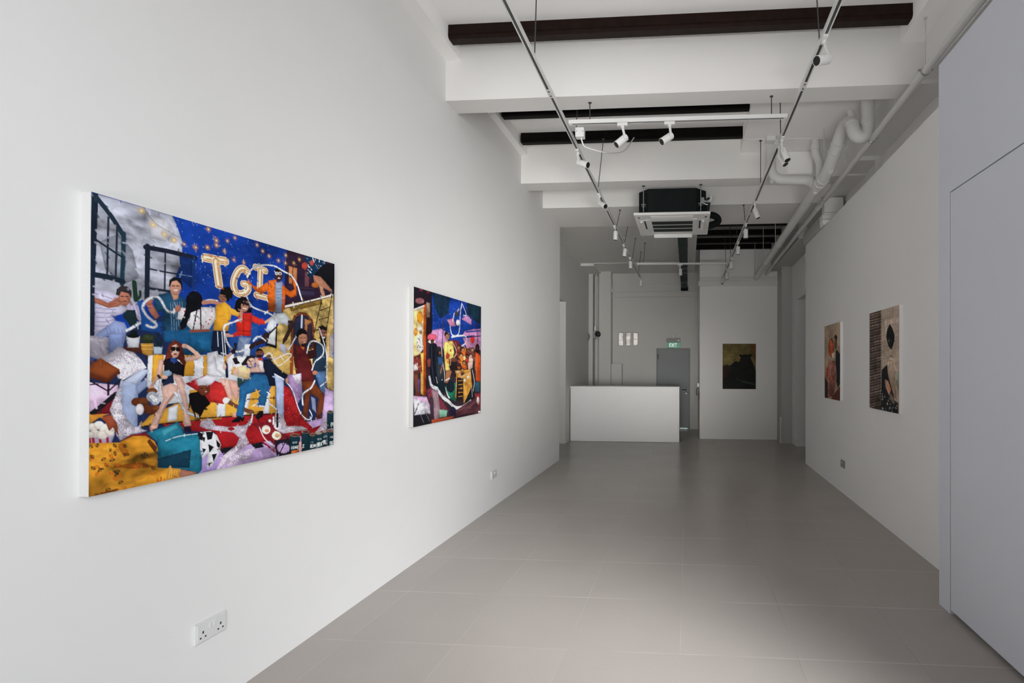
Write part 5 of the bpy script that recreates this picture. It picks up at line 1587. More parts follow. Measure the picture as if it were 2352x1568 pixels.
# rear side walls with openings
lw = MB().box(-2.75, -2.40, 8.0, 12.6, 2.80, 4.45).box(-2.75, -2.40, 9.79, 12.6, 0, 2.80)
struct('wall_rear_left', lw, 'wallback')
rw = MB().box(2.085, 2.40, 8.05, 12.6, 2.81, 4.45).box(2.085, 2.40, 9.82, 12.6, 0, 2.81)
struct('wall_rear_right', rw, 'wallright')
al = MB().box(-4.2, -4.05, 7.6, 10.2, 0, 3.1).box(-4.05, -2.30, 7.6, 7.75, 0, 3.1).box(-4.05, -2.75, 9.95, 10.1, 0, 3.1).box(-4.05, -2.75, 7.75, 9.95, 2.95, 3.1)
struct('wall_side_alcove_left', al, 'wall')
ar = MB().box(4.05, 4.2, 7.6, 10.2, 0, 3.1).box(2.35, 4.05, 7.6, 7.75, 0, 3.1).box(2.40, 4.05, 9.95, 10.1, 0, 3.1).box(2.40, 4.05, 7.75, 9.95, 2.95, 3.1)
struct('wall_side_alcove_right', ar, 'wall')
# back wall with three slit windows
slits = [(-1.718, -1.588), (-1.533, -1.403), (-1.350, -1.226)]
bw = MB().box(-2.75, .27, 12.4, 12.6, 0, 2.047).box(-2.75, .27, 12.4, 12.6, 2.383, 4.45)
xs = [-2.75] + [v for s_ in slits for v in s_] + [.27]
for i in range(0, 8, 2): bw.box(xs[i], xs[i + 1], 12.4, 12.6, 2.047, 2.383)
struct('wall_back', bw, 'wallback')
for i, (a, b) in enumerate(slits):
    w = MB()
    for q in ((a, a + .008, 2.047, 2.383), (b - .008, b, 2.047, 2.383), (a + .008, b - .008, 2.047, 2.055), (a + .008, b - .008, 2.375, 2.383)): w.box(q[0], q[1], 12.41, 12.45, q[2], q[3])
    fr = struct('window_%d' % (i + 1), w, 'doorframe')
    MB().box(a + .008, b - .008, 12.425, 12.431, 2.055, 2.375).build('pane', 'pane', fr)
    MB().box(a + .008, b - .008, 12.418, 12.424, 2.185 + .01 * i, 2.192 + .01 * i).build('glazing_bar', 'boxgrey', fr)
ww = MB().box(.258, 1.915, 10.70, 12.6, 0, 4.45)
struct('wall_rear_room', ww, 'wallwhite')
struct('trim_1', MB().box(.226, 1.875, 10.655, 10.70, 3.225, 3.335, .004).box(.262, 1.90, 10.672, 10.70, 3.365, 3.40, .003).box(.262, 1.86, 10.685, 10.70, 3.245, 3.43), 'trim')
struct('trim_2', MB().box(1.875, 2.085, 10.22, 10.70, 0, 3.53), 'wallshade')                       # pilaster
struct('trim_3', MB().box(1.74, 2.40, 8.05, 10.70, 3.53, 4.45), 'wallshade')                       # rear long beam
# ceilings
ce = MB().box(-2.30, 2.35, -1.6, 8.0, 4.25, 4.45)
struct('ceiling', ce, 'ceil')
struct('ceiling_rear', MB().box(-2.75, .165, 8.0, 12.6, 3.84, 4.45), 'ceilrear')
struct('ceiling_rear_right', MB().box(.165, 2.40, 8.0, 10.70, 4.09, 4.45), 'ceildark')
struct('ceiling_slab', MB().box(.63, 2.10, 4.362, 6.095, 4.075, 4.25).box(.63, 2.10, 6.35, 7.028, 4.075, 4.25), 'ceil')
# cross beams and long soffits
struct('trim_4', MB().box(-2.062, 2.10, 4.146, 4.362, 3.757, 4.25), 'beam')
struct('trim_5', MB().box(-2.062, 2.10, 6.095, 6.350, 3.768, 4.25), 'beam')
struct('trim_6', MB().box(-2.062, 2.10, 7.028, 8.0, 3.760, 4.25), 'beam')
struct('trim_7', MB().box(-2.062, -1.935, -1.6, 4.146, 4.10, 4.25).box(-2.062, -1.985, 4.362, 6.095, 4.115, 4.25), 'ceil')
struct('trim_8', MB().box(1.697, 1.88, -1.6, 4.146, 4.09, 4.25), 'ceil')
struct('trim_9', MB().box(1.88, 2.10, -1.6, 4.146, 3.79, 4.25).box(1.88, 2.10, 4.362, 6.095, 3.79, 4.075).box(1.95, 2.10, 6.35, 7.028, 3.79, 4.075), 'wall')
struct('trim_10', MB().box(-2.40, -2.10, 11.15, 12.4, 3.785, 3.84), 'ceilrear')
struct('trim_11', MB().box(-2.40, -2.30, 12.1, 12.4, 0, 3.785), 'wallback')
struct('trim_12', MB().box(-2.148, -1.858, 12.1, 12.4, 0, 3.84), 'wallback')
struct('trim_13', MB().box(-1.858, -1.60, 12.2, 12.4, 0, 1.605, .006), 'wallback')               # boxed-in pipe
struct('trim_14', MB().box(-1.80, .258, 12.34, 12.4, 3.25, 3.375, .004).box(-1.80, .258, 12.37, 12.4, 3.375, 3.395).box(-1.858, .258, 12.385, 12.4, 3.575, 3.84), 'wallback')
# capital and cornice end over the right wall
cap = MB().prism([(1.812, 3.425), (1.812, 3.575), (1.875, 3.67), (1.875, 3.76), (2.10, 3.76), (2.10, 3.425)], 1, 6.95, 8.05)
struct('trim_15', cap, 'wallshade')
cp = MB().box(1.815, 2.06, 6.83, 6.95, 3.565, 3.76).box(1.806, 2.06, 6.822, 6.95, 3.533, 3.560, .002).box(1.784, 2.06, 6.806, 6.95, 3.47, 3.527, .002)
cp.box(1.784, 2.06, 6.806, 6.95, 3.45, 3.464, .002).prism([(1.786, 3.45), (2.06, 3.45), (2.06, 3.421), (1.846, 3.421), (1.805, 3.39), (1.790, 3.40)], 1, 6.81, 6.95)
struct('trim_16', cp, 'wallwhite')
struct('trim_17', MB().box(1.86, 2.10, 5.60, 5.63, 3.745, 3.79).box(2.03, 2.10, 5.60, 5.63, 3.45, 3.745), 'trim')
struct('trim_18', MB().box(1.18, 1.485, 6.072, 6.095, 3.80, 4.072, .012), 'ceil')           # plastered-over plate
# joists
def joist(n, x0, x1, y0, y1, zb, zt, m):
    c = .014
    mb = MB().prism([(y0, zt), (y1, zt), (y1, zb), (y0 + c, zb), (y0, zb + c)], 0, x0, x1)
    mb.box(x0, x1, y0 - .004, y0, zb + .030, zb + .036)
    struct('trim_%d' % n, mb, m)
joist(19, -1.933, 1.70, 3.922, 4.010, 4.14, 4.25, 'joist')
joist(20, -1.965, .63, 5.172, 5.252, 4.14, 4.25, 'joist2')
joist(21, -1.965, .63, 5.787, 5.868, 4.14, 4.25, 'joist2')
for i, yb in enumerate((8.985, 9.60, 10.18, 10.70)):
    joist(22 + i, .165, 1.735, yb - .10, yb - .001, 4.0, 4.09, 'joist2')
# street front: open bay behind the viewpoint, header above, solid pier to the right
struct('wall_front', MB().box(-2.30, 2.35, FRONT_Y - .15, FRONT_Y, FRONT_TOP, 4.45).box(FRONT_X, 2.35, FRONT_Y - .15, FRONT_Y, 0, FRONT_TOP), 'wall')

# ------------------------------------------------------------------ exit door
dx0, dx1 = -.763, .063
dr = struct('door_1', MB().box(dx0 + .035, dx1 - .035, 12.372, 12.40, .012, 1.95), 'door')
fm = MB().box(dx0, dx0 + .035, 12.35, 12.40, 0, 1.985).box(dx1 - .035, dx1, 12.35, 12.40, 0, 1.985).box(dx0 + .035, dx1 - .035, 12.35, 12.40, 1.95, 1.985)
fm.build('door_frame', 'doorframe', dr)
for z in (1.72, .25): MB().tube([(dx0 + .04, 12.362, z), (dx0 + .04, 12.362, z + .12)], .010, 8).build('hinge', 'darkmetal', dr)
hd = MB().tube([(-.022, 12.37, .968), (-.022, 12.325, .968)], .010, 8).tube([(-.018, 12.325, .966), (-.06, 12.322, .974), (-.135, 12.324, .962)], .011, 8, smooth=4)
hd.box(-.036, -.010, 12.364, 12.372, .90, 1.04, .002); hd.build('door_handle', 'darkmetal', dr)
MB().lathe([(.020, 0), (.020, .012), (.012, .016)], (-.03, 12.372, .875), (0, -1, 0), 14).build('lock_cylinder', 'steel', dr)
MB().box(dx0 + .035, dx1 - .06, 12.362, 12.372, .014, .030).build('door_gap_glow', 'exitletter', dr)  # glowing strip drawn for the light showing under the door

# ------------------------------------------------------------------ exit sign
ex = thing('exit_sign', 'green lit EXIT sign with grey housing above the grey door', 'sign', (-.345, 12.4, 2.0))
MB().box(-.515, -.175, 12.33, 12.40, 2.135, 2.235, .004).build('housing', 'boxgrey', ex)
fc = MB().box(-.510, -.180, 12.345, 12.375, 1.99, 2.135, .003).build('sign_face', 'exit', ex)
L_ = MB()
def stroke(x0, z0, x1, z1, t=.013):
    d = Vector((x1 - x0, z1 - z0)).normalized() * t / 2; n = (-d.y, d.x)
    L_.prism([(x0 + n[0], z0 + n[1]), (x0 - n[0], z0 - n[1]), (x1 - n[0], z1 - n[1]), (x1 + n[0], z1 + n[1])], 1, 12.3425, 12.3455)
zb, zt_ = 2.018, 2.104
x = -.440
stroke(x, zb, x, zt_)
for z in (zb + .0065, (zb + zt_) / 2, zt_ - .0065): stroke(x, z, x + .040, z)
x = -.388; stroke(x, zb, x + .044, zt_); stroke(x, zt_, x + .044, zb)
x = -.328; stroke(x, zb, x, zt_)
x = -.310; stroke(x, zt_ - .0065, x + .048, zt_ - .0065); stroke(x + .024, zb, x + .024, zt_)
L_.build('exit_lettering', 'exitletter', fc)
MB().box(-.37, -.325, 12.36, 12.40, 2.235, 2.25).lathe([(.028, 0), (.034, .03), (.038, .045), (.036, .07)], (-.345, 12.375, 2.25), (0, 0, 1), 14).build('mounting_bracket', 'conduit', ex)
MB().box(-.235, -.205, 12.322, 12.332, 2.165, 2.185).build('indicator_lamp', 'exitletter', ex)

# ------------------------------------------------------------------ counter
ct = thing('reception_counter', 'plain white reception counter standing before the grey exit door', 'counter', (-1.27, 10.4, 0))
MB().box(-2.392, -.155, 10.095, 10.70, 1.097, 1.120, .003).build('countertop', 'counter', ct)
MB().box(-2.378, -.162, 10.115, 10.14, .004, 1.097, .002).build('front_panel', 'counter', ct)
MB().box(-.187, -.162, 10.14, 10.66, .004, 1.097, .002).build('side_panel', 'counter', ct)
MB().box(-2.378, -2.353, 10.14, 10.66, .004, 1.097, .002).build('side_panel', 'counter', ct)
MB().box(-2.353, -.187, 10.14, 10.62, .70, .72).build('inner_shelf', 'counter', ct)

# ------------------------------------------------------------------ paintings
#PAINT0
def canvas_paint(data, W, H, base, gain, seed, dabs=0):
    ss = 2; w, h = W * ss, H * ss
    rng = np.random.default_rng(seed)
    def fbm(octs, asp=1.):
        out = np.zeros((h, w), np.float32); amp = 1.; tot = 0
        for o in octs:
            gx, gy = max(2, int(o * W / H * asp)) + 2, o + 2
            g_ = rng.random((gy, gx), dtype=np.float32)
            yy = np.linspace(0, gy - 1.001, h); xx = np.linspace(0, gx - 1.001, w)
            y0 = yy.astype(int); x0 = xx.astype(int); fy = (yy - y0)[:, None]; fx = (xx - x0)[None]
            a = g_[y0][:, x0] * (1 - fx) + g_[y0][:, x0 + 1] * fx; b = g_[y0 + 1][:, x0] * (1 - fx) + g_[y0 + 1][:, x0 + 1] * fx
            out += amp * (a * (1 - fy) + b * fy); tot += amp; amp *= .72
        return out / tot * 2 - 1
    N1 = fbm((9, 20, 46, 100), .6); N1 /= N1.std() * 2
    N2 = rng.random((h // 3 + 1, w // 3 + 1)).repeat(3, 0).repeat(3, 1)[:h, :w].astype(np.float32) * 2 - 1
    img = np.empty((h, w, 3), np.float32); img[:] = srgb(base)
    sx, sy = w / 1000., h / 1000.
    def P_(tok): return np.array([[float(c) for c in t.split(',')] for t in tok]) * (sx, sy)
    def put(mask, y0, y1, x0, x1, col, amp, shade=None):
        sub = img[y0:y1, x0:x1]
        n = N1[y0:y1, x0:x1] * (amp / 100.)
        if amp >= 40: n = n + N2[y0:y1, x0:x1] * (amp / 160.)
        f = np.clip(1 + 1.9 * n, .62 if amp >= 40 else .15, 2.6)
        if shade is not None: f = f * shade
        c = np.array(col, np.float32) * f[..., None]
        sub[:] = sub * (1 - mask[..., None]) + c * mask[..., None]
    def poly(pts):
        x0, y0 = np.floor(pts.min(0)).astype(int); x1, y1 = np.ceil(pts.max(0)).astype(int) + 1
        x0, y0, x1, y1 = max(x0, 0), max(y0, 0), min(x1, w), min(y1, h)
        if x1 <= x0 or y1 <= y0: return None
        X = np.arange(x0, x1)[None] + .5; Y = np.arange(y0, y1)[:, None] + .5
        ins = np.zeros((y1 - y0, x1 - x0), bool)
        for i in range(len(pts)):
            (ax, ay), (bx, by) = pts[i], pts[(i + 1) % len(pts)]
            if ay == by: continue
            ins ^= ((ay > Y) != (by > Y)) & (X < (bx - ax) * (Y - ay) / (by - ay) + ax)
        return ins.astype(np.float32), y0, y1, x0, x1
    def dist(pts, r):
        x0, y0 = np.floor(pts.min(0) - r - 2).astype(int); x1, y1 = np.ceil(pts.max(0) + r + 2).astype(int)
        x0, y0, x1, y1 = max(x0, 0), max(y0, 0), min(x1, w), min(y1, h)
        if x1 <= x0 or y1 <= y0: return None
        X = np.arange(x0, x1)[None] + .5; Y = np.arange(y0, y1)[:, None] + .5
        dm = np.full((y1 - y0, x1 - x0), 1e9)
        for i in range(max(1, len(pts) - 1)):
            a = pts[i]; b = pts[min(i + 1, len(pts) - 1)]; d = b - a; q = d @ d
            t = np.clip(((X - a[0]) * d[0] + (Y - a[1]) * d[1]) / q, 0, 1) if q > 0 else 0
            dm = np.minimum(dm, np.hypot(X - a[0] - t * d[0], Y - a[1] - t * d[1]))
        return dm, y0, y1, x0, x1
    for line in data.strip().split('\n'):
        k = line.split(); col = srgb(k[1])
        if k[0] == 'P':
            pts = P_(k[3:]); r = poly(pts)
            if r:
                # modelled like brushwork: a darker contour, the upper left lit, the lower right falling off
                d = dist(np.vstack([pts, pts[:1]]), 0)
                oy, ox = r[1] - d[1], r[3] - d[3]; dm = d[0][oy:oy + r[0].shape[0], ox:ox + r[0].shape[1]]
                R_ = min(.016 * h, .18 * min(np.ptp(pts[:, 0]), np.ptp(pts[:, 1])) + 1)
                e_ = np.clip(dm / R_, 0, 1)
                gy = np.linspace(1.16, .80, r[0].shape[0])[:, None]; gx = np.linspace(1.06, .95, r[0].shape[1])[None]
                big = np.ptp(pts[:, 0]) > .3 * w and np.ptp(pts[:, 1]) > .3 * h
                put(*r, col, float(k[2]) + 3, None if big else (.60 + .40 * e_ ** .8) * gy * gx)
        elif k[0] == 'S':
            pts = P_(k[4:]); hw = max(float(k[3]) * sy / 2, .6)
            if len(pts) > 2: pts = np.array(spline([q for q in pts], 5))
            r = dist(pts, hw)
            if r: put(np.clip(hw - r[0] + .5, 0, 1).astype(np.float32), *r[1:], col, float(k[2]))
        elif k[0] == 'G':
            pts = P_(k[3:]); R_ = float(k[2]) * sy; r = dist(pts, R_)
            if r: put(np.clip(1 - r[0] / R_, 0, 1).astype(np.float32) ** 1.3, *r[1:], col, 0)
        elif k[0] == 'D':
            pts = P_(k[4:]); r = poly(pts); R_ = max(float(k[2]) * sy / 2, .9)
            if r is None: continue
            ys, xs_ = np.nonzero(r[0])
            if not len(ys): continue
            for q in rng.integers(0, len(ys), int(k[3])):
                d = dist(np.array([[xs_[q] + r[3], ys[q] + r[1]]], float), R_)
                if d: put(np.clip(R_ * (.5 + rng.random()) - d[0] + .5, 0, 1).astype(np.float32), *d[1:], col, 0)
    # short loose dabs over everything, each in a lighter or darker mix of the colour beneath
    for q in range(dabs):
        x, y = rng.random() * w, rng.random() * h; a = rng.normal(.9, .7); l_ = h * (.004 + .009 * rng.random())
        c = img[min(int(y), h - 1), min(int(x), w - 1)].copy()
        d = dist(np.array([[x - l_ * math.cos(a), y - l_ * math.sin(a)], [x + l_ * math.cos(a), y + l_ * math.sin(a)]]), h * .004)
        if d: put(np.clip(h * (.0016 + .0024 * rng.random()) - d[0] + .5, 0, 1).astype(np.float32) * .75, *d[1:], c * (.70 + .62 * rng.random()) + .003, 0)
    img *= (1 + .05 * N1)[..., None]
    img = img.reshape(H, ss, W, ss, 3).mean((1, 3))
    return np.clip(img * gain, 0.002, .9)

#PAINT1
def painting(name, data, W, H, o, ux, uz, w, h, thick, normal, label, base, gain, seed, dabs=0, edge='canvas'):
    # o: lower-left corner of the painted face, ux: unit vector along the width, normal towards the room
    o = Vector(o); ux = Vector(ux); nz = Vector(normal); up = Vector((0, 0, 1))
    root = thing('painting', label, 'painting', o + ux * (w / 2) - nz * thick, 'unframed canvases on the gallery walls')
    mb = MB(); c = [o - nz * thick, o + ux * w - nz * thick]
    e = .0015; vs = []
    for dpt in (-thick, -e):
        for (a, b) in ((0, 0), (1, 0), (1, 1), (0, 1)): vs.append(o + ux * (w * a) + up * (h * b) + nz * dpt)
    mb.add(vs, [(0, 1, 2, 3), (4, 5, 6, 7), (0, 1, 5, 4), (1, 2, 6, 5), (2, 3, 7, 6), (3, 0, 4, 7)])
    mb.build('stretched_canvas', edge, root)
    img = canvas_paint(data, W, H, base, gain, seed, dabs)
    a = np.linspace(0, 1, W); b = np.linspace(1, 0, H)
    off = o - Vector(root.location)
    co = (np.array(off)[None, None] + a[None, :, None] * w * np.array(ux)[None, None] + b[:, None, None] * h * np.array((0, 0, 1.))[None, None]).reshape(-1, 3)
    iy, ix = np.meshgrid(np.arange(H - 1), np.arange(W - 1), indexing='ij'); q = (iy * W + ix).ravel()
    F = np.stack([q, q + W, q + W + 1, q + 1], 1)
    fn = np.cross(co[F[0, 1]] - co[F[0, 0]], co[F[0, 3]] - co[F[0, 0]])
    if fn @ np.array(nz) < 0: F = F[:, ::-1]
    me = bpy.data.meshes.new('painted_surface'); n = len(F)
    me.vertices.add(len(co)); me.vertices.foreach_set('co', co.astype(np.float32).ravel())
    me.loops.add(n * 4); me.loops.foreach_set('vertex_index', F.astype(np.int32).ravel())
    me.polygons.add(n); me.polygons.foreach_set('loop_start', np.arange(0, n * 4, 4, dtype=np.int32)); me.polygons.foreach_set('loop_total', np.full(n, 4, np.int32))
    me.update(); me.validate()
    ca = me.color_attributes.new('paint', 'FLOAT_COLOR', 'POINT')
    ca.data.foreach_set('color', np.concatenate([img.reshape(-1, 3), np.ones((W * H, 1))], 1).astype(np.float32).ravel())
    me.materials.append(M['art'])
    ob = bpy.data.objects.new('painted_surface', me); COL.objects.link(ob); ob.parent = root
    return root
painting('P1', P1_DATA, 640, 560, (-2.025, 1.570, 1.0355), (0, 1, 0), 0, 1.182, 1.0375, .037, (1, 0, 0), 'largest canvas: crowded party scene with TGI balloons and striped sofa, on left wall', '1c2a50', G1, 1, 1500)
painting('P2', P2_DATA, 300, 260, (-2.025, 3.594, 1.038), (0, 1, 0), 0, 1.217, 1.043, .037, (1, 0, 0), 'canvas of night crowd under palms with orange sun, deeper along left wall', '2c2028', G2, 2, 900, 'canvas2')
painting('P3', P3_DATA, 150, 200, (1.82, 6.838, 1.099), (0, -1, 0), 0, .68, .9465, .03, (-1, 0, 0), 'canvas of orange-haired woman and dark-suited man, farther one on right wall', '8a765f', G3, 3, 500, 'canvas3')
painting('P4', P4_DATA, 190, 260, (1.82, 5.181, 1.092), (0, -1, 0), 0, .704, .9415, .03, (-1, 0, 0), 'canvas of dark-haired woman seen from behind by brown lattice, nearer on right wall', '9d8d7d', G4, 4, 450, 'canvas3')
painting('P5', P5_DATA, 180, 240, (.739, 10.68, 1.058), (1, 0, 0), 0, .692, .952, .02, (0, -1, 0), 'dark canvas of eared animal silhouette under olive sky, on white rear wall', '453c23', G5, 5, 60)

# ------------------------------------------------------------------ socket outlets
def socket(y0, y1, z0, z1, side, label, pm):
    X = -2.062 if side > 0 else 1.85; s_ = side
    def B(mb, a, b, ya, yb, za, zb, bev=0): return mb.box(min(X + s_ * a, X + s_ * b), max(X + s_ * a, X + s_ * b), ya, yb, za, zb, bev)
    r = thing('double_socket_outlet', label, 'socket', (X, (y0 + y1) / 2, z0), 'wall sockets')
    B(MB(), 0, .010, y0, y1, z0, z1, .002).build('back_plate', pm, r)
    B(MB(), .010, .014, y0 + .006, y1 - .006, z0 + .006, z1 - .006, .0015).build('face_plate', pm, r)
    w = y1 - y0; h = z1 - z0
    for k in (.22, .78):
        c = y0 + w * k
        hs = MB()
        B(hs, .0138, .0146, c - .003, c + .003, z0 + h * .46, z0 + h * .58)
        for q in (-.011, .011): B(hs, .0138, .0146, c + q - .0035, c + q + .0035, z0 + h * .24, z0 + h * .31)
        hs.build('pin_holes', 'hole', r)
    for k in (.43, .57):
        c = y0 + w * k; B(MB(), .014, .0185, c - .006, c + .006, z0 + h * .58, z0 + h * .84, .0015).build('rocker_switch', 'plastic', r)
    return r
socket(1.970, 2.113, .308, .394, 1, 'white double wall socket low on left wall, nearest the viewer', 'plastic')
socket(5.165, 5.308, .304, .388, 1, 'pale double wall socket low on left wall beyond the second canvas', 'plasticg')
socket(6.058, 6.200, .308, .394, -1, 'shaded double wall socket low on the right wall', 'boxgrey')

# ------------------------------------------------------------------ lighting tracks
def lerp(a, b, t): return tuple(a[i] + (b[i] - a[i]) * t for i in range(3))
def track(T, label, joints=()):
    a, b = Vector(T[0]), Vector(T[1]); d = (b - a).normalized()
    r = thing('lighting_track', label, 'lighting track', a, 'suspended lighting tracks')
    side = d.cross(Vector((0, 0, 1))).normalized(); up = side.cross(d)
    prof = [(-.0175, 0), (-.0175, .032), (.0175, .032), (.0175, 0), (.0085, 0), (.0085, .018), (-.0085, .018), (-.0085, 0)]
    mb = MB(); n = len(prof)
    vs = [P + side * u + up * v for P in (a, b) for (u, v) in prof]
    fs = [(i, (i + 1) % n, n + (i + 1) % n, n + i) for i in range(n)]
    for k in (0, n): fs += [(k + 0, k + 1, k + 6, k + 7), (k + 1, k + 2, k + 5, k + 6), (k + 2, k + 3, k + 4, k + 5)]
    mb.add(vs, fs); mb.build('rail', 'white', r)
    def strip(u0, u1, v0, v1, m, nm):
        q = MB(); q.add([P + side * u + up * v for P in (a + d * .03, b - d * .03) for (u, v) in ((u0, v0), (u1, v0), (u1, v1), (u0, v1))], [(0, 1, 2, 3), (4, 5, 6, 7), (0, 1, 5, 4), (1, 2, 6, 5), (2, 3, 7, 6), (3, 0, 4, 7)]); q.build(nm, m, r)
    strip(-.0084, .0084, .0015, .0175, 'slot', 'slot_liner')
    strip(-.002, .002, -.0004, .0014, 'copper', 'conductor')
    for t in joints:
        P = a + d * t; q = MB(); q.add([P + d * e_ + side * u + up * v for e_ in (-.055, .055) for (u, v) in ((-.0185, -.0015), (.0185, -.0015), (.0185, .033), (-.0185, .033))], [(0, 1, 2, 3), (4, 5, 6, 7), (0, 1, 5, 4), (1, 2, 6, 5), (2, 3, 7, 6), (3, 0, 4, 7)])
        j = q.build('joint_cover', 'white', r)
        for e_ in (-.030, .028):
            q = MB(); q.add([P + d * (e_ + k) + side * u + up * (-.0022) for k in (-.008, .008) for u in (-.006, .006)], [(0, 1, 3, 2)]); q.build('screw_slot', 'slot', j)
    return r
TL = track(LEFT_TRACK, 'long white lighting track hung along the left side, running to the back', (2.20, 4.75, 6.9))
TR = track(RIGHT_TRACK, 'long white lighting track hung along the right side, running to the back', (2.20, 5.0, 7.3))
TF = track(CROSS_FRONT, 'short white cross track carrying two spotlights just beyond the first beam', ())
TB = track(CROSS_REAR, 'thin white cross track near the back carrying a single spotlight')
TR_ = {'L': TL, 'R': TR, 'F': TF, 'B': TB}
for (t, p, q) in RODS:
    d = (Vector(q) - Vector(p)).normalized()
    rd = MB().tube([Vector(p) + d * .03, q], .0042, 8).build('suspension_rod', 'rod', TR_[t])
    MB().lathe([(.011, 0), (.016, .006), (.016, .010)], Vector(q) - d * .010, d, 12).build('ceiling_cup', 'rod', rd)
# feed box and its cable on the front cross track
fb = thing('track_feed_box', 'white power feed box with loose cable under left end of front cross track', 'power box', (-.93, 4.31, 3.47))
MB().box(-.972, -.896, 4.275, 4.335, 3.478, 3.560, .003).build('box_body', 'white', fb)
for dx_ in (.012, .064): MB().lathe([(.0035, 0), (.0035, .002)], (-.972 + dx_, 4.275, 3.525), (0, -1, 0), 8).build('screw', 'slot', fb)
MB().tube([(-.925, 4.305, 3.478), (-.915, 4.31, 3.44), (-.90, 4.33, 3.415), (-.84, 4.38, 3.41), (-.78, 4.45, 3.42), (-.72, 4.6, 3.47), (-.66, 5.2, 3.75), (-.62, 5.75, 4.137)], .006, 8, smooth=6).build('cable', 'conduit', fb)

# spotlights
SPOT_LABELS = [
 'white spotlight nearest on left track, turned sideways to the right',
 'white spotlight second along left track, tilted sideways showing black mouth',
 'white spotlight third along left track, hanging straight down',
 'white spotlight fourth along left track, hanging straight down with visible side arm',
 'small white spotlight fifth along left track, just before rear cross track',
 'dim small spotlight at the far end of left track',
 'white spotlight on front cross track, the left one of the pair',
 'white spotlight on front cross track, the right one of the pair',
 'large white spotlight nearest on right track, black ring mouth turned leftward',
 'white spotlight on right track, upper of two close together beyond front cross track',
 'white spotlight on right track, lower one half hidden behind its neighbour',
 'white spotlight on right track tilted down right, right of the air conditioner',
 'white spotlight on right track hanging straight down before the black rear joists',
 'white spotlight on right track hanging straight down below the black rear joists',
 'small white spotlight on right track just before rear cross track',
 'dim small spotlight on right track just beyond rear cross track',
 'small tilted spotlight at the far end of right track over rear wall',
 'white spotlight hanging from the rear cross track beside dark pipe bundle']
HL, HR = .126, .0305
shared = {}
def inst(name, key, maker, m, parent, loc, rot=None, smooth=False):
    if key not in shared:
        o = maker().build(name, m, None, smooth); shared[key] = o.data
    else:
        o = bpy.data.objects.new(name, shared[key]); COL.objects.link(o)
    o.parent = parent; o.location = loc
    if rot is not None: o.rotation_mode = 'QUATERNION'; o.rotation_quaternion = rot
    return o
def head_mb():
    p = [(.0, -HL / 2), (HR * .86, -HL / 2), (HR * .97, -HL / 2 + .004), (HR, -HL / 2 + .012), (HR, HL / 2 - .001), (HR * .985, HL / 2), (HR * .90, HL / 2), (HR * .88, HL / 2 - .022), (0, HL / 2 - .0225)]
    return MB().lathe(p, seg=28)
for (t, P, mid, dv), lab in zip(SPOTS, SPOT_LABELS):
    P = Vector(P); mid = Vector(mid); dv = Vector(dv).normalized()
    rt = thing('track_spotlight', lab, 'spotlight', P, 'track spotlights')
    along = (0, 0, 1) if t in 'LR' else (0, 0, 1)
    T = {'L': LEFT_TRACK, 'R': RIGHT_TRACK, 'F': CROSS_FRONT, 'B': CROSS_REAR}[t]
    td = (Vector(T[1]) - Vector(T[0])).normalized(); yaw = math.atan2(td.y, td.x)
    rq = Matrix.Rotation(yaw, 4, 'Z').to_quaternion()
    ad = inst('track_adapter', 'adapter', lambda: MB().box(-.045, .045, -.0165, .0165, -.014, .012, .003).lathe([(.013, -.034), (.015, -.031), (.015, -.014)], seg=16), 'white', rt, (0, 0, 0), rq, False)
    # side of the head on which the flat arm runs
    sd = dv.cross(Vector((0, 0, 1)))
    if sd.length < .15: sd = td.cross(Vector((0, 0, 1)))
    sd.normalize()
    if sd.y > 0: sd = -sd
    piv = mid - dv * (HL * .22)
    nk = P + Vector((0, 0, -.030))
    sgn = 1 if t in 'RL' else 1
    e = piv + sd * (HR + .004)
    arm = MB(); w = dv.cross(sd).normalized()
    top = Vector((nk.x, nk.y, nk.z)) + sd * .004
    hz = sd.cross(Vector((0, 0, 1))).normalized()
    pts = [top, top + (e - top) * .25 + Vector((0, 0, -.004)), e]
    vs = []; fs = []
    for q in pts:
        for (u, v) in ((-.0105, -.003), (.0105, -.003), (.0105, .003), (-.0105, .003)): vs.append(q + hz * u + sd * v)
    for i in range(2):
        for k in range(4): fs.append((i * 4 + k, i * 4 + (k + 1) % 4, i * 4 + 4 + (k + 1) % 4, i * 4 + 4 + k))
    fs += [(0, 1, 2, 3), (8, 9, 10, 11)]
    arm.add(vs, fs); arm.lathe([(.0105, -.003), (.0105, .0045)], e - sd * .001, sd, 16)
    arm.tube([e - sd * .006, e + sd * .002], .006, 10)
    arm.build('swivel_arm', 'white', rt)
    q = Vector((0, 0, 1)).rotation_difference(dv)
    hd = inst('lamp_head', 'head', head_mb, 'white', rt, mid - P, q, True)
    inst('baffle', 'baffle', lambda: MB().lathe([(HR * .895, HL / 2 - .0005), (HR * .86, HL / 2 - .021), (HR * .55, HL / 2 - .0215), (HR * .3, HL / 2 - .0216)], seg=28), 'black', hd, (0, 0, 0), None, True)
    inst('lens', 'lens', lambda: MB().lathe([(HR * .56, HL / 2 - .0208), (HR * .4, HL / 2 - .018), (0.001, HL / 2 - .016)], seg=20), 'lens', hd, (0, 0, 0), None, True)

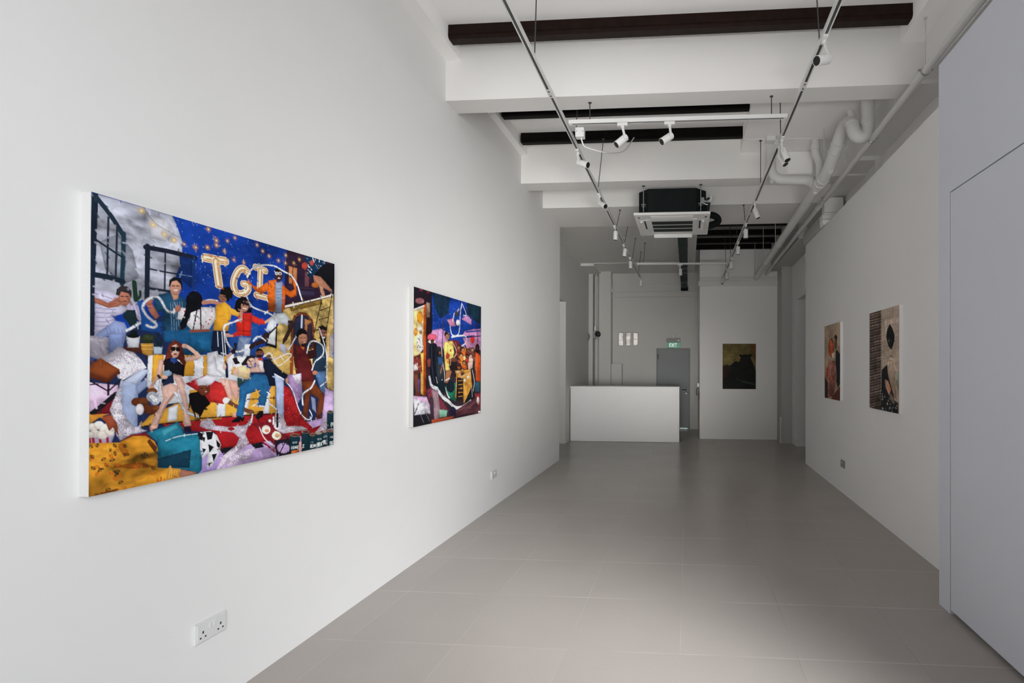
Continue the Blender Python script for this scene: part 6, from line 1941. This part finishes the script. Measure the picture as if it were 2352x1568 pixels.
# ------------------------------------------------------------------ air conditioner
ac = thing('cassette_air_conditioner', 'black cased ceiling cassette air conditioner with square white louvred panel', 'air conditioner', (-.2, 6.72, 3.39))
x0, x1, y0, y1 = -.675, .280, 6.235, 7.205
c_ = .13; bx0, bx1, by0, by1 = -.628, .232, 6.315, 7.02
octo = [(bx0 + c_, by0), (bx1 - c_, by0), (bx1, by0 + c_), (bx1, by1), (bx0, by1), (bx0, by0 + c_)]
MB().prism(octo, 2, 3.425, 3.745).build('casing', 'acblack', ac)
MB().prism([(-.54, 7.02), (.14, 7.02), (.14, 7.16), (-.54, 7.16)], 2, 3.425, 3.70).build('rear_casing', 'acblack', ac)
pn = MB().box(x0, x1, y0, y1, 3.392, 3.425, .006).build('fascia_panel', 'acwhite', ac)
gx0, gx1, gy0, gy1 = -.468, .064, 6.47, 7.00
gr = MB().box(gx0 - .07, gx1 + .06, gy0 - .045, gy1 + .02, 3.384, 3.392, .002).build('intake_frame', 'acwhite', ac)
for k in range(3):
    ya = gy0 + .03 + k * .172; yb = ya + .135
    sl = MB().box(gx0, gx1, ya, yb, 3.3825, 3.3845).build('intake_grille', 'acgrille', gr)
    rb = MB()
    for i in range(34): xx = gx0 + .008 + i * (gx1 - gx0 - .016) / 33; rb.box(xx - .0016, xx + .0016, ya, yb, 3.380, 3.3826)
    rb.build('grille_ribs', 'foam', sl)
# front closed flap, rear open flap, side louvres
MB().prism([(6.285, 3.392), (6.40, 3.392), (6.40, 3.380), (6.36, 3.374), (6.30, 3.384)], 0, -.47, .07).build('front_flap', 'acwhite', ac)
MB().box(-.478, .062, 7.145, 7.160, 3.343, 3.396, .003).build('rear_flap', 'acwhite', ac)
for sx_, xa in ((1, -.615), (-1, .215)):
    lv = MB().box(min(xa, xa + sx_ * .075), max(xa, xa + sx_ * .075), 6.47, 6.96, 3.3875, 3.3925).build('side_outlet', 'acwhite', ac)
    MB().box(min(xa + sx_ * .048, xa + sx_ * .068), max(xa + sx_ * .048, xa + sx_ * .068), 6.49, 6.85, 3.3868, 3.3880).build('outlet_slot', 'acgrille', lv)
    MB().prism([(xa + sx_ * .002, 3.3875), (xa + sx_ * .034, 3.3875), (xa + sx_ * .006, 3.362)], 1, 6.50, 6.93).build('louvre_blade', 'acwhite', lv)
for xx in (-.62, .225): MB().box(xx - .010, xx + .012, 6.335, 6.372, 3.389, 3.3925).build('corner_slot', 'acgrille', ac)
for (xx, yy, zt_) in ((-.553, 6.262, 3.768), (.160, 6.262, 3.768), (-.553, 7.10, 3.76), (.160, 7.10, 3.76)):
    h_ = MB().tube([(xx, yy, 3.44), (xx, yy, zt_ - .002)], .0055, 8).build('hanger_rod', 'steel', ac)
    MB().lathe([(.020, 0), (.020, .006)], (xx, yy, zt_ - .010), (0, 0, 1), 12).build('washer', 'rod', h_)
    MB().box(xx - .028, xx + .028, yy - .012, min(yy + .09, 7.14) if yy < 7 else yy + .012, 3.527, 3.534).lathe([(.010, -.03), (.010, .0)], (xx, yy, 3.527), (0, 0, 1), 6).build('bracket', 'steel', h_)
vv = MB().box(.165, .205, 6.30, 6.35, 3.54, 3.62, .003).lathe([(.020, 0), (.020, .03), (.012, .032), (.012, .06), (.018, .062), (.018, .08)], (.185, 6.325, 3.575), (1, 0, 0), 10)
vv.lathe([(.008, 0), (.008, .05)], (.20, 6.315, 3.545), (1, 0, -.3), 8).build('drain_fitting', 'steel', ac)
MB().tube([(.262, 6.33, 3.575), (.288, 6.335, 3.60), (.298, 6.345, 3.645)], .017, 10, smooth=4).build('drain_elbow', 'rodw', ac)
MB().tube([(.262, 6.36, 3.615), (.255, 6.5, 3.56), (.25, 6.8, 3.50)], .03, 10, smooth=4).build('drain_hose', 'foam', ac)
MB().tube([(.24, 6.85, 3.56), (.34, 6.9, 3.575), (.41, 6.94, 3.545), (.41, 6.97, 3.50), (.30, 6.98, 3.455), (.22, 6.99, 3.44)], .045, 12, smooth=5).build('refrigerant_pipe', 'acblack', ac)

# ------------------------------------------------------------------ insulated pipe bundle to the back wall
pb = thing('insulated_pipe_bundle', 'dark green-black bundle of insulated pipes running from air conditioner to rear wall', 'pipe bundle', (-.08, 7.4, 3.45))
for i in range(6):
    xx = -.140 + i * .0255
    MB().tube([(xx, 7.25, 3.50), (xx, 7.5, 3.475 + .006 * (i % 2)), (xx - .002, 9., 3.465 + .006 * ((i + 1) % 2)), (xx - .004, 10.8, 3.462), (xx - .004, 12.34, 3.452)], .0135, 8, smooth=3).build('insulated_pipe', 'foam', pb)
for j, yy in enumerate((8.1, 9.9, 10.35, 11.0, 11.5, 12.0)):
    MB().box(-.158, .006, yy - .008, yy + .008, 3.444, 3.447).box(-.160, -.157, yy - .008, yy + .008, 3.444, 3.50).box(.004, .007, yy - .008, yy + .008, 3.444, 3.50).build('tie_band', 'tie' if j in (1, 2, 4, 5) else 'foam', pb)
MB().box(-.165, .012, 12.30, 12.398, 3.40, 3.50, .006).build('end_collar', 'acblack', pb)
for yy in (8.6, 10.0, 11.3):
    MB().tube([(-.155, yy, 3.46), (-.155, yy, 3.838)], .004, 6).build('hanger_rod', 'rod', pb)

# ------------------------------------------------------------------ drain pipes on the right
sp_ = thing('soil_pipe', 'thick white soil pipe with trap and branches along right ceiling', 'pipe', (1.49, 5.85, 3.567))
A_, B_ = Vector((1.488, 5.85, 3.580)), Vector((1.432, 10.695, 3.392)); du = (B_ - A_).normalized()
MB().tube([A_ - du * .15, B_], .055, 24).build('main_pipe', 'pvc', sp_, True)
for t in (.04, 2.35, 3.55, 4.62):
    c = A_ + du * t
    cl = MB().lathe([(.0555, -.012), (.060, -.010), (.060, .010), (.0555, .012)], c, du, 24).build('pipe_clip', 'pvc', sp_, True)
    if t > 1: MB().tube([c + Vector((-.055, 0, 0)), c + Vector((-.055, 0, 3.84 - c.z if c.y < 8 else 4.085 - c.z))], .0045, 6).build('hanger_rod', 'rodw', cl)
# trap
trap = [(1.690, 4.86, 4.075), (1.690, 4.86, 3.80), (1.686, 4.86, 3.735), (1.660, 4.86, 3.685), (1.620, 4.86, 3.668), (1.580, 4.86, 3.690), (1.560, 4.87, 3.745), (1.556, 4.90, 3.81), (1.548, 4.97, 3.862), (1.540, 5.06, 3.872), (1.532, 5.15, 3.845), (1.526, 5.25, 3.785), (1.520, 5.36, 3.715)]
MB().tube(trap, .0615, 22, smooth=4).build('trap_bend', 'pvc', sp_, True)
tail = [(1.520, 5.36, 3.715), (1.513, 5.50, 3.640), (1.505, 5.64, 3.600), (1.495, 5.74, 3.586)]
MB().tube(tail, .064, 22, smooth=4).build('inspection_elbow', 'pvc', sp_, True)
tv = Vector((1.520, 5.36, 3.715)); tdv = Vector((-.007, .14, -.072)).normalized()
for (c, d, r_) in ((tv - tdv * .02, tdv, .066), (tv - tdv * .13, tdv, .066), (Vector((1.690, 4.86, 3.80)), Vector((0, 0, 1)), .065), (Vector((1.499, 5.70, 3.590)), du, .067), (Vector((1.493, 5.80, 3.582)), du, .065), (Vector((1.556, 4.895, 3.80)), Vector((0, .1, 1)), .0645)):
    MB().lathe([(r_ - .004, -.018), (r_ + .003, -.014), (r_ + .003, .014), (r_ - .004, .018)], c, d, 24).build('socket_ring', 'pvc', sp_, True)
MB().lathe([(.036, 0), (.036, .014), (.033, .016), (.030, .011), (.018, .011), (.016, .018), (.001, .018)], (1.513, 5.465, 3.592), Vector((-.05, -.75, -.62)), 20).build('inspection_cap', 'pvc', sp_, True)
MB().tube([(1.556, 4.90, 3.84), (1.553, 4.93, 3.945)], .031, 16).build('vent_stub', 'pvc', sp_, True)
# left branch
br = [(1.485, 5.98, 3.60), (1.445, 5.95, 3.640), (1.395, 5.93, 3.664), (1.32, 5.93, 3.668), (1.10, 5.93, 3.678), (1.045, 5.93, 3.690), (1.00, 5.93, 3.722), (.975, 5.93, 3.775), (.968, 5.93, 3.85), (.968, 5.93, 4.075)]
MB().tube(br, .055, 22, smooth=4).build('branch_pipe', 'pvc', sp_, True)
for c, d in (((1.415, 5.935, 3.658), (-.9, -.1, .2)), ((1.380, 5.93, 3.665), (-1, 0, .05))):
    MB().lathe([(.056, -.012), (.0615, -.009), (.0615, .009), (.056, .012)], c, d, 24).build('socket_ring', 'pvc', sp_, True)
MB().lathe([(.024, 0), (.024, .05), (.026, .052), (.026, .068), (.018, .07)], (1.005, 5.93, 3.70), Vector((-.5, -.25, -.75)), 14).build('drain_plug', 'pvc', sp_, True)
MB().lathe([(.028, 0), (.028, .03), (.022, .036)], (1.478, 5.955, 3.545), Vector((-.1, -.75, -.65)), 14).build('cleanout_cap', 'pvc', sp_, True)
# upper joint behind
el = [(1.440, 5.80, 4.075), (1.440, 5.80, 3.96), (1.448, 5.80, 3.91), (1.470, 5.80, 3.86), (1.492, 5.80, 3.80), (1.497, 5.81, 3.72), (1.497, 5.83, 3.62)]
MB().tube(el, .047, 20, smooth=4).build('upper_elbow', 'pvc', sp_, True)
MB().lathe([(.048, -.03), (.054, -.026), (.054, .026), (.048, .03)], (1.440, 5.80, 3.985), (0, 0, 1), 22).build('socket_ring', 'pvc', sp_, True)
for (p, q) in (((1.475, 5.545, 3.64), (1.468, 5.545, 4.075)), ((1.665, 5.42, 3.70), (1.665, 5.42, 4.075))):
    MB().tube([p, q], .005, 8).build('hanger_rod', 'rodw', sp_)
sm = thing('drain_pipe', 'thin grey-white drain pipe following the right wall the whole length', 'pipe', (1.75, 4.9, 3.68))
a_, b_ = Vector((1.760, 3.85, 3.693)), Vector((1.640, 10.69, 3.470)); dd = (b_ - a_).normalized(); st = a_ - dd * 4.2
MB().tube([st, b_], .030, 18).build('pipe_run', 'pvc', sm, True)
for yy, top in ((3.86, 4.09), (4.90, 4.075), (6.40, 0), (7.85, 0), (8.7, 0), (9.7, 0), (2.7, 4.09), (1.6, 4.09)):
    c = a_ + dd * ((yy - 3.85) / dd.y)
    cl = MB().lathe([(.0305, -.009), (.0345, -.007), (.0345, .007), (.0305, .009)], c, dd, 18).box(c.x - .052, c.x - .032, c.y - .008, c.y + .008, c.z + .004, c.z + .014).box(c.x + .032, c.x + .052, c.y - .008, c.y + .008, c.z + .004, c.z + .014)
    cl = cl.build('pipe_clamp', 'steel', sm)
    if top: MB().tube([c + Vector((0, 0, .03)), (c.x, c.y, top - .001)], .0045, 8).lathe([(.012, -.008), (.014, 0)], (c.x, c.y, top - .001), (0, 0, 1), 10).build('hanger_rod', 'rodw', cl)
for yy in (6.66, 6.76):
    c = a_ + dd * ((yy - 3.85) / dd.y)
    MB().lathe([(.030, -.02), (.036, -.016), (.036, .016), (.030, .02)], c, dd, 18).build('coupling', 'pvc', sm, True)

# ------------------------------------------------------------------ conduits and small fixtures
cd = thing('ceiling_conduit', 'thin white conduit with square junction box on lowered slab at right', 'conduit', (1.0, 5.74, 4.06))
MB().tube([(.655, 5.72, 4.066), (1.74, 5.757, 4.066)], .0075, 8).tube([(.640, 5.72, 4.066), (.626, 5.72, 4.09), (.626, 5.72, 4.24)], .0075, 8).build('conduit_tube', 'conduit', cd)
MB().box(.874, .972, 5.655, 5.755, 4.018, 4.074, .004).build('junction_box', 'white', cd)
rc = thing('rear_conduit', 'thin white conduit crossing rear ceiling then dropping down the corner', 'conduit', (-2.1, 11.1, 3.82))
MB().tube([(-.14, 11.10, 3.829), (-2.07, 11.10, 3.829), (-2.093, 11.10, 3.822), (-2.093, 11.10, 3.775)], .010, 8).build('ceiling_run', 'conduit', rc)
MB().tube([(-2.093, 11.10, 3.775), (-2.12, 11.6, 3.772), (-2.20, 12.05, 3.76), (-2.232, 12.075, 3.70), (-2.232, 12.075, 2.50)], .012, 8).build('vertical_run', 'conduit', rc)
MB().box(-2.256, -2.208, 12.05, 12.10, 2.40, 2.51, .004).build('outlet_box', 'conduit', rc)
em = thing('security_lamp', 'small black-faced lamp on box at the bottom of rear corner conduit', 'lamp', (-2.22, 12.1, 2.3))
MB().box(-2.285, -2.225, 12.03, 12.10, 2.205, 2.40, .005).build('lamp_box', 'boxgrey', em)
hd_ = MB().lathe([(.030, -.04), (.055, -.02), (.070, .03), (.072, .045), (.062, .047)], (-2.175, 12.01, 2.31), Vector((.75, -.6, .1)), 16).build('lamp_hood', 'darkmetal', em, True)
MB().lathe([(.050, .040), (.030, .050), (.001, .053)], (-2.175, 12.01, 2.31), Vector((.75, -.6, .1)), 16).build('lamp_glass', 'lens', hd_, True)
rg = thing('alarm_bell', 'round grey bell-like fitting on dark left rear wall by the corner', 'bell', (-2.40, 11.93, 2.25))
MB().lathe([(.085, 0), (.090, .012), (.085, .034), (.055, .050), (.020, .056), (.018, .066), (.006, .068)], (-2.40, 11.93, 2.245), (1, 0, 0), 22).build('dome', 'boxgrey', rg, True)
sn = thing('wall_sensor', 'small pale two-part box high on side of rear corner column', 'sensor', (-1.858, 12.2, 3.4))
MB().box(-1.858, -1.822, 12.17, 12.23, 3.345, 3.445, .004).build('sensor_body', 'plasticg', sn)
MB().box(-1.858, -1.830, 12.175, 12.225, 3.46, 3.50, .003).build('sensor_cap', 'plasticg', sn)
cs = thing('ceiling_detector', 'small white square detector on rear left ceiling behind the left track', 'detector', (-1.2, 8.95, 3.84))
MB().box(-1.235, -1.165, 8.92, 9.0, 3.812, 3.838, .004).build('detector_base', 'plastic', cs)
MB().box(-1.150, -1.130, 8.95, 9.02, 3.806, 3.839, .003).build('side_clip', 'plastic', cs)
pc = thing('pilaster_conduit', 'short pair of grey conduits with box cap on dark pilaster at right rear', 'conduit', (1.875, 10.22, 0))
for xx in (1.848, 1.866): MB().tube([(xx, 10.205, 0.002), (xx, 10.205, .44)], .009, 8).build('conduit_tube', 'conduit', pc)
MB().box(1.842, 1.874, 10.19, 10.22, .43, .525, .003).build('cap_box', 'conduit', pc)
ic = thing('wall_intercom', 'small white box with dark hanging cord on shadowed recess side beside exit door', 'intercom', (.258, 11.2, 1.1))
MB().box(.212, .258, 11.15, 11.26, 1.075, 1.165, .004).build('handset_box', 'plastic', ic)
MB().tube([(.235, 11.2, 1.075), (.205, 11.2, 1.02), (.198, 11.2, .95), (.212, 11.2, .905), (.235, 11.2, .93), (.245, 11.2, .98)], .006, 8, smooth=5).build('cord', 'darkmetal', ic)
MB().box(.235, .258, 11.17, 11.23, .80, .99, .004).build('key_plate', 'darkmetal', ic)

# ------------------------------------------------------------------ camera
cam = bpy.data.cameras.new('camera'); co = bpy.data.objects.new('camera', cam); COL.objects.link(co)
R_ = Matrix(((.99751994, .07034485, .00235892), (.00197621, .00550969, -.99998287), (-.07035664, .99750752, .00535701)))
m4 = Matrix.Identity(4)
for i in range(3):
    m4[i][0] = R_[0][i]; m4[i][1] = -R_[1][i]; m4[i][2] = -R_[2][i]
m4.translation = Vector((0, 0, 1.474)); co.matrix_world = m4
cam.sensor_fit = 'HORIZONTAL'; cam.sensor_width = 36.
cam.lens = 1155.30 / 2352 * 36
cam.shift_x = (1176 - 1497.57) / 2352; cam.shift_y = (841.0 - 784) / 2352
cam.clip_start = .02; cam.clip_end = 100
SC.camera = co

# ------------------------------------------------------------------ light
wd = bpy.data.worlds.new('daylight'); SC.world = wd; wd.use_nodes = True
bg = wd.node_tree.nodes['Background']; bg.inputs['Color'].default_value = (.86, .93, 1., 1); bg.inputs['Strength'].default_value = .12
def area(name, loc, rot, sx, sy, power, col):
    l = bpy.data.lights.new(name, 'AREA'); l.shape = 'RECTANGLE'; l.size = sx; l.size_y = sy; l.energy = power; l.color = col
    o = bpy.data.objects.new(name, l); COL.objects.link(o); o.location = loc; o.rotation_euler = rot; return o
def aim(loc, to):
    return (Vector(to) - Vector(loc)).to_track_quat('-Z', 'Y').to_euler()
LAMPS = {}
def lamp(n, loc, to, sx, sy, p, c):
    LAMPS[n] = area(n, loc, aim(loc, to), sx, sy, p, c)
lamp('sky_right', (6.5, -8., 5.), (-1., 2.5, 1.6), 9, 7, 1330., (.945, .995, 1.06))
lamp('side_fill', (2.5, -.1, 2.2), (-2.0, 5.5, 1.9), 2.2, 2.6, 29., (.985, 1, 1.02)); LAMPS['side_fill'].data.spread = 1.5  # added lamp outside the right opening to lift the left wall
lamp('fill_leftfar', (1.5, -1.6, 1.0), (-2.06, 7.5, 2.3), 2., 1.4, 24.5, (1.02, 1.01, .97)); LAMPS['fill_leftfar'].data.spread = .54  # added fill aimed at the far left wall, no visible source
lamp('fill_up', (.3, -3.2, .25), (-.1, 6., 3.8), 3.5, .4, 15.3, (1.01, 1.0, .985)); LAMPS['fill_up'].data.spread = .8  # added low fill for the cross beam faces and soffits
lamp('fill_floor', (2.5, -.2, 3.35), (-.30, 2.8, 0.), 2., .8, 23., (.99, 1, 1.01)); LAMPS['fill_floor'].data.spread = .66  # added fill that brightens the near floor
lamp('fill_back', (-.2, -5., 1.2), (-.5, 10.5, 1.15), 2., 1.2, 4.3, (1.025, 1, .97)); LAMPS['fill_back'].data.spread = .27  # narrow added fill for the counter and rear wall
#@@LAMPMOD@@
area('yard_light', (-1.4, 13.6, 2.3), (-PI / 2, 0, 0), 2.2, 1.4, 26, (1., .97, .94))
lamp('ceiling_fill', (-.3, -1.9, .05), (-.3, -1.0, 2.5), 3.6, 2., 70., (1, .99, .97))  # added uplight to brighten the ceiling, standing for ground bounce
SC.view_settings.view_transform = 'Standard'
SC.view_settings.look = 'None'
SC.view_settings.exposure = 0.
SC.cycles.max_bounces = 10; SC.cycles.diffuse_bounces = 6
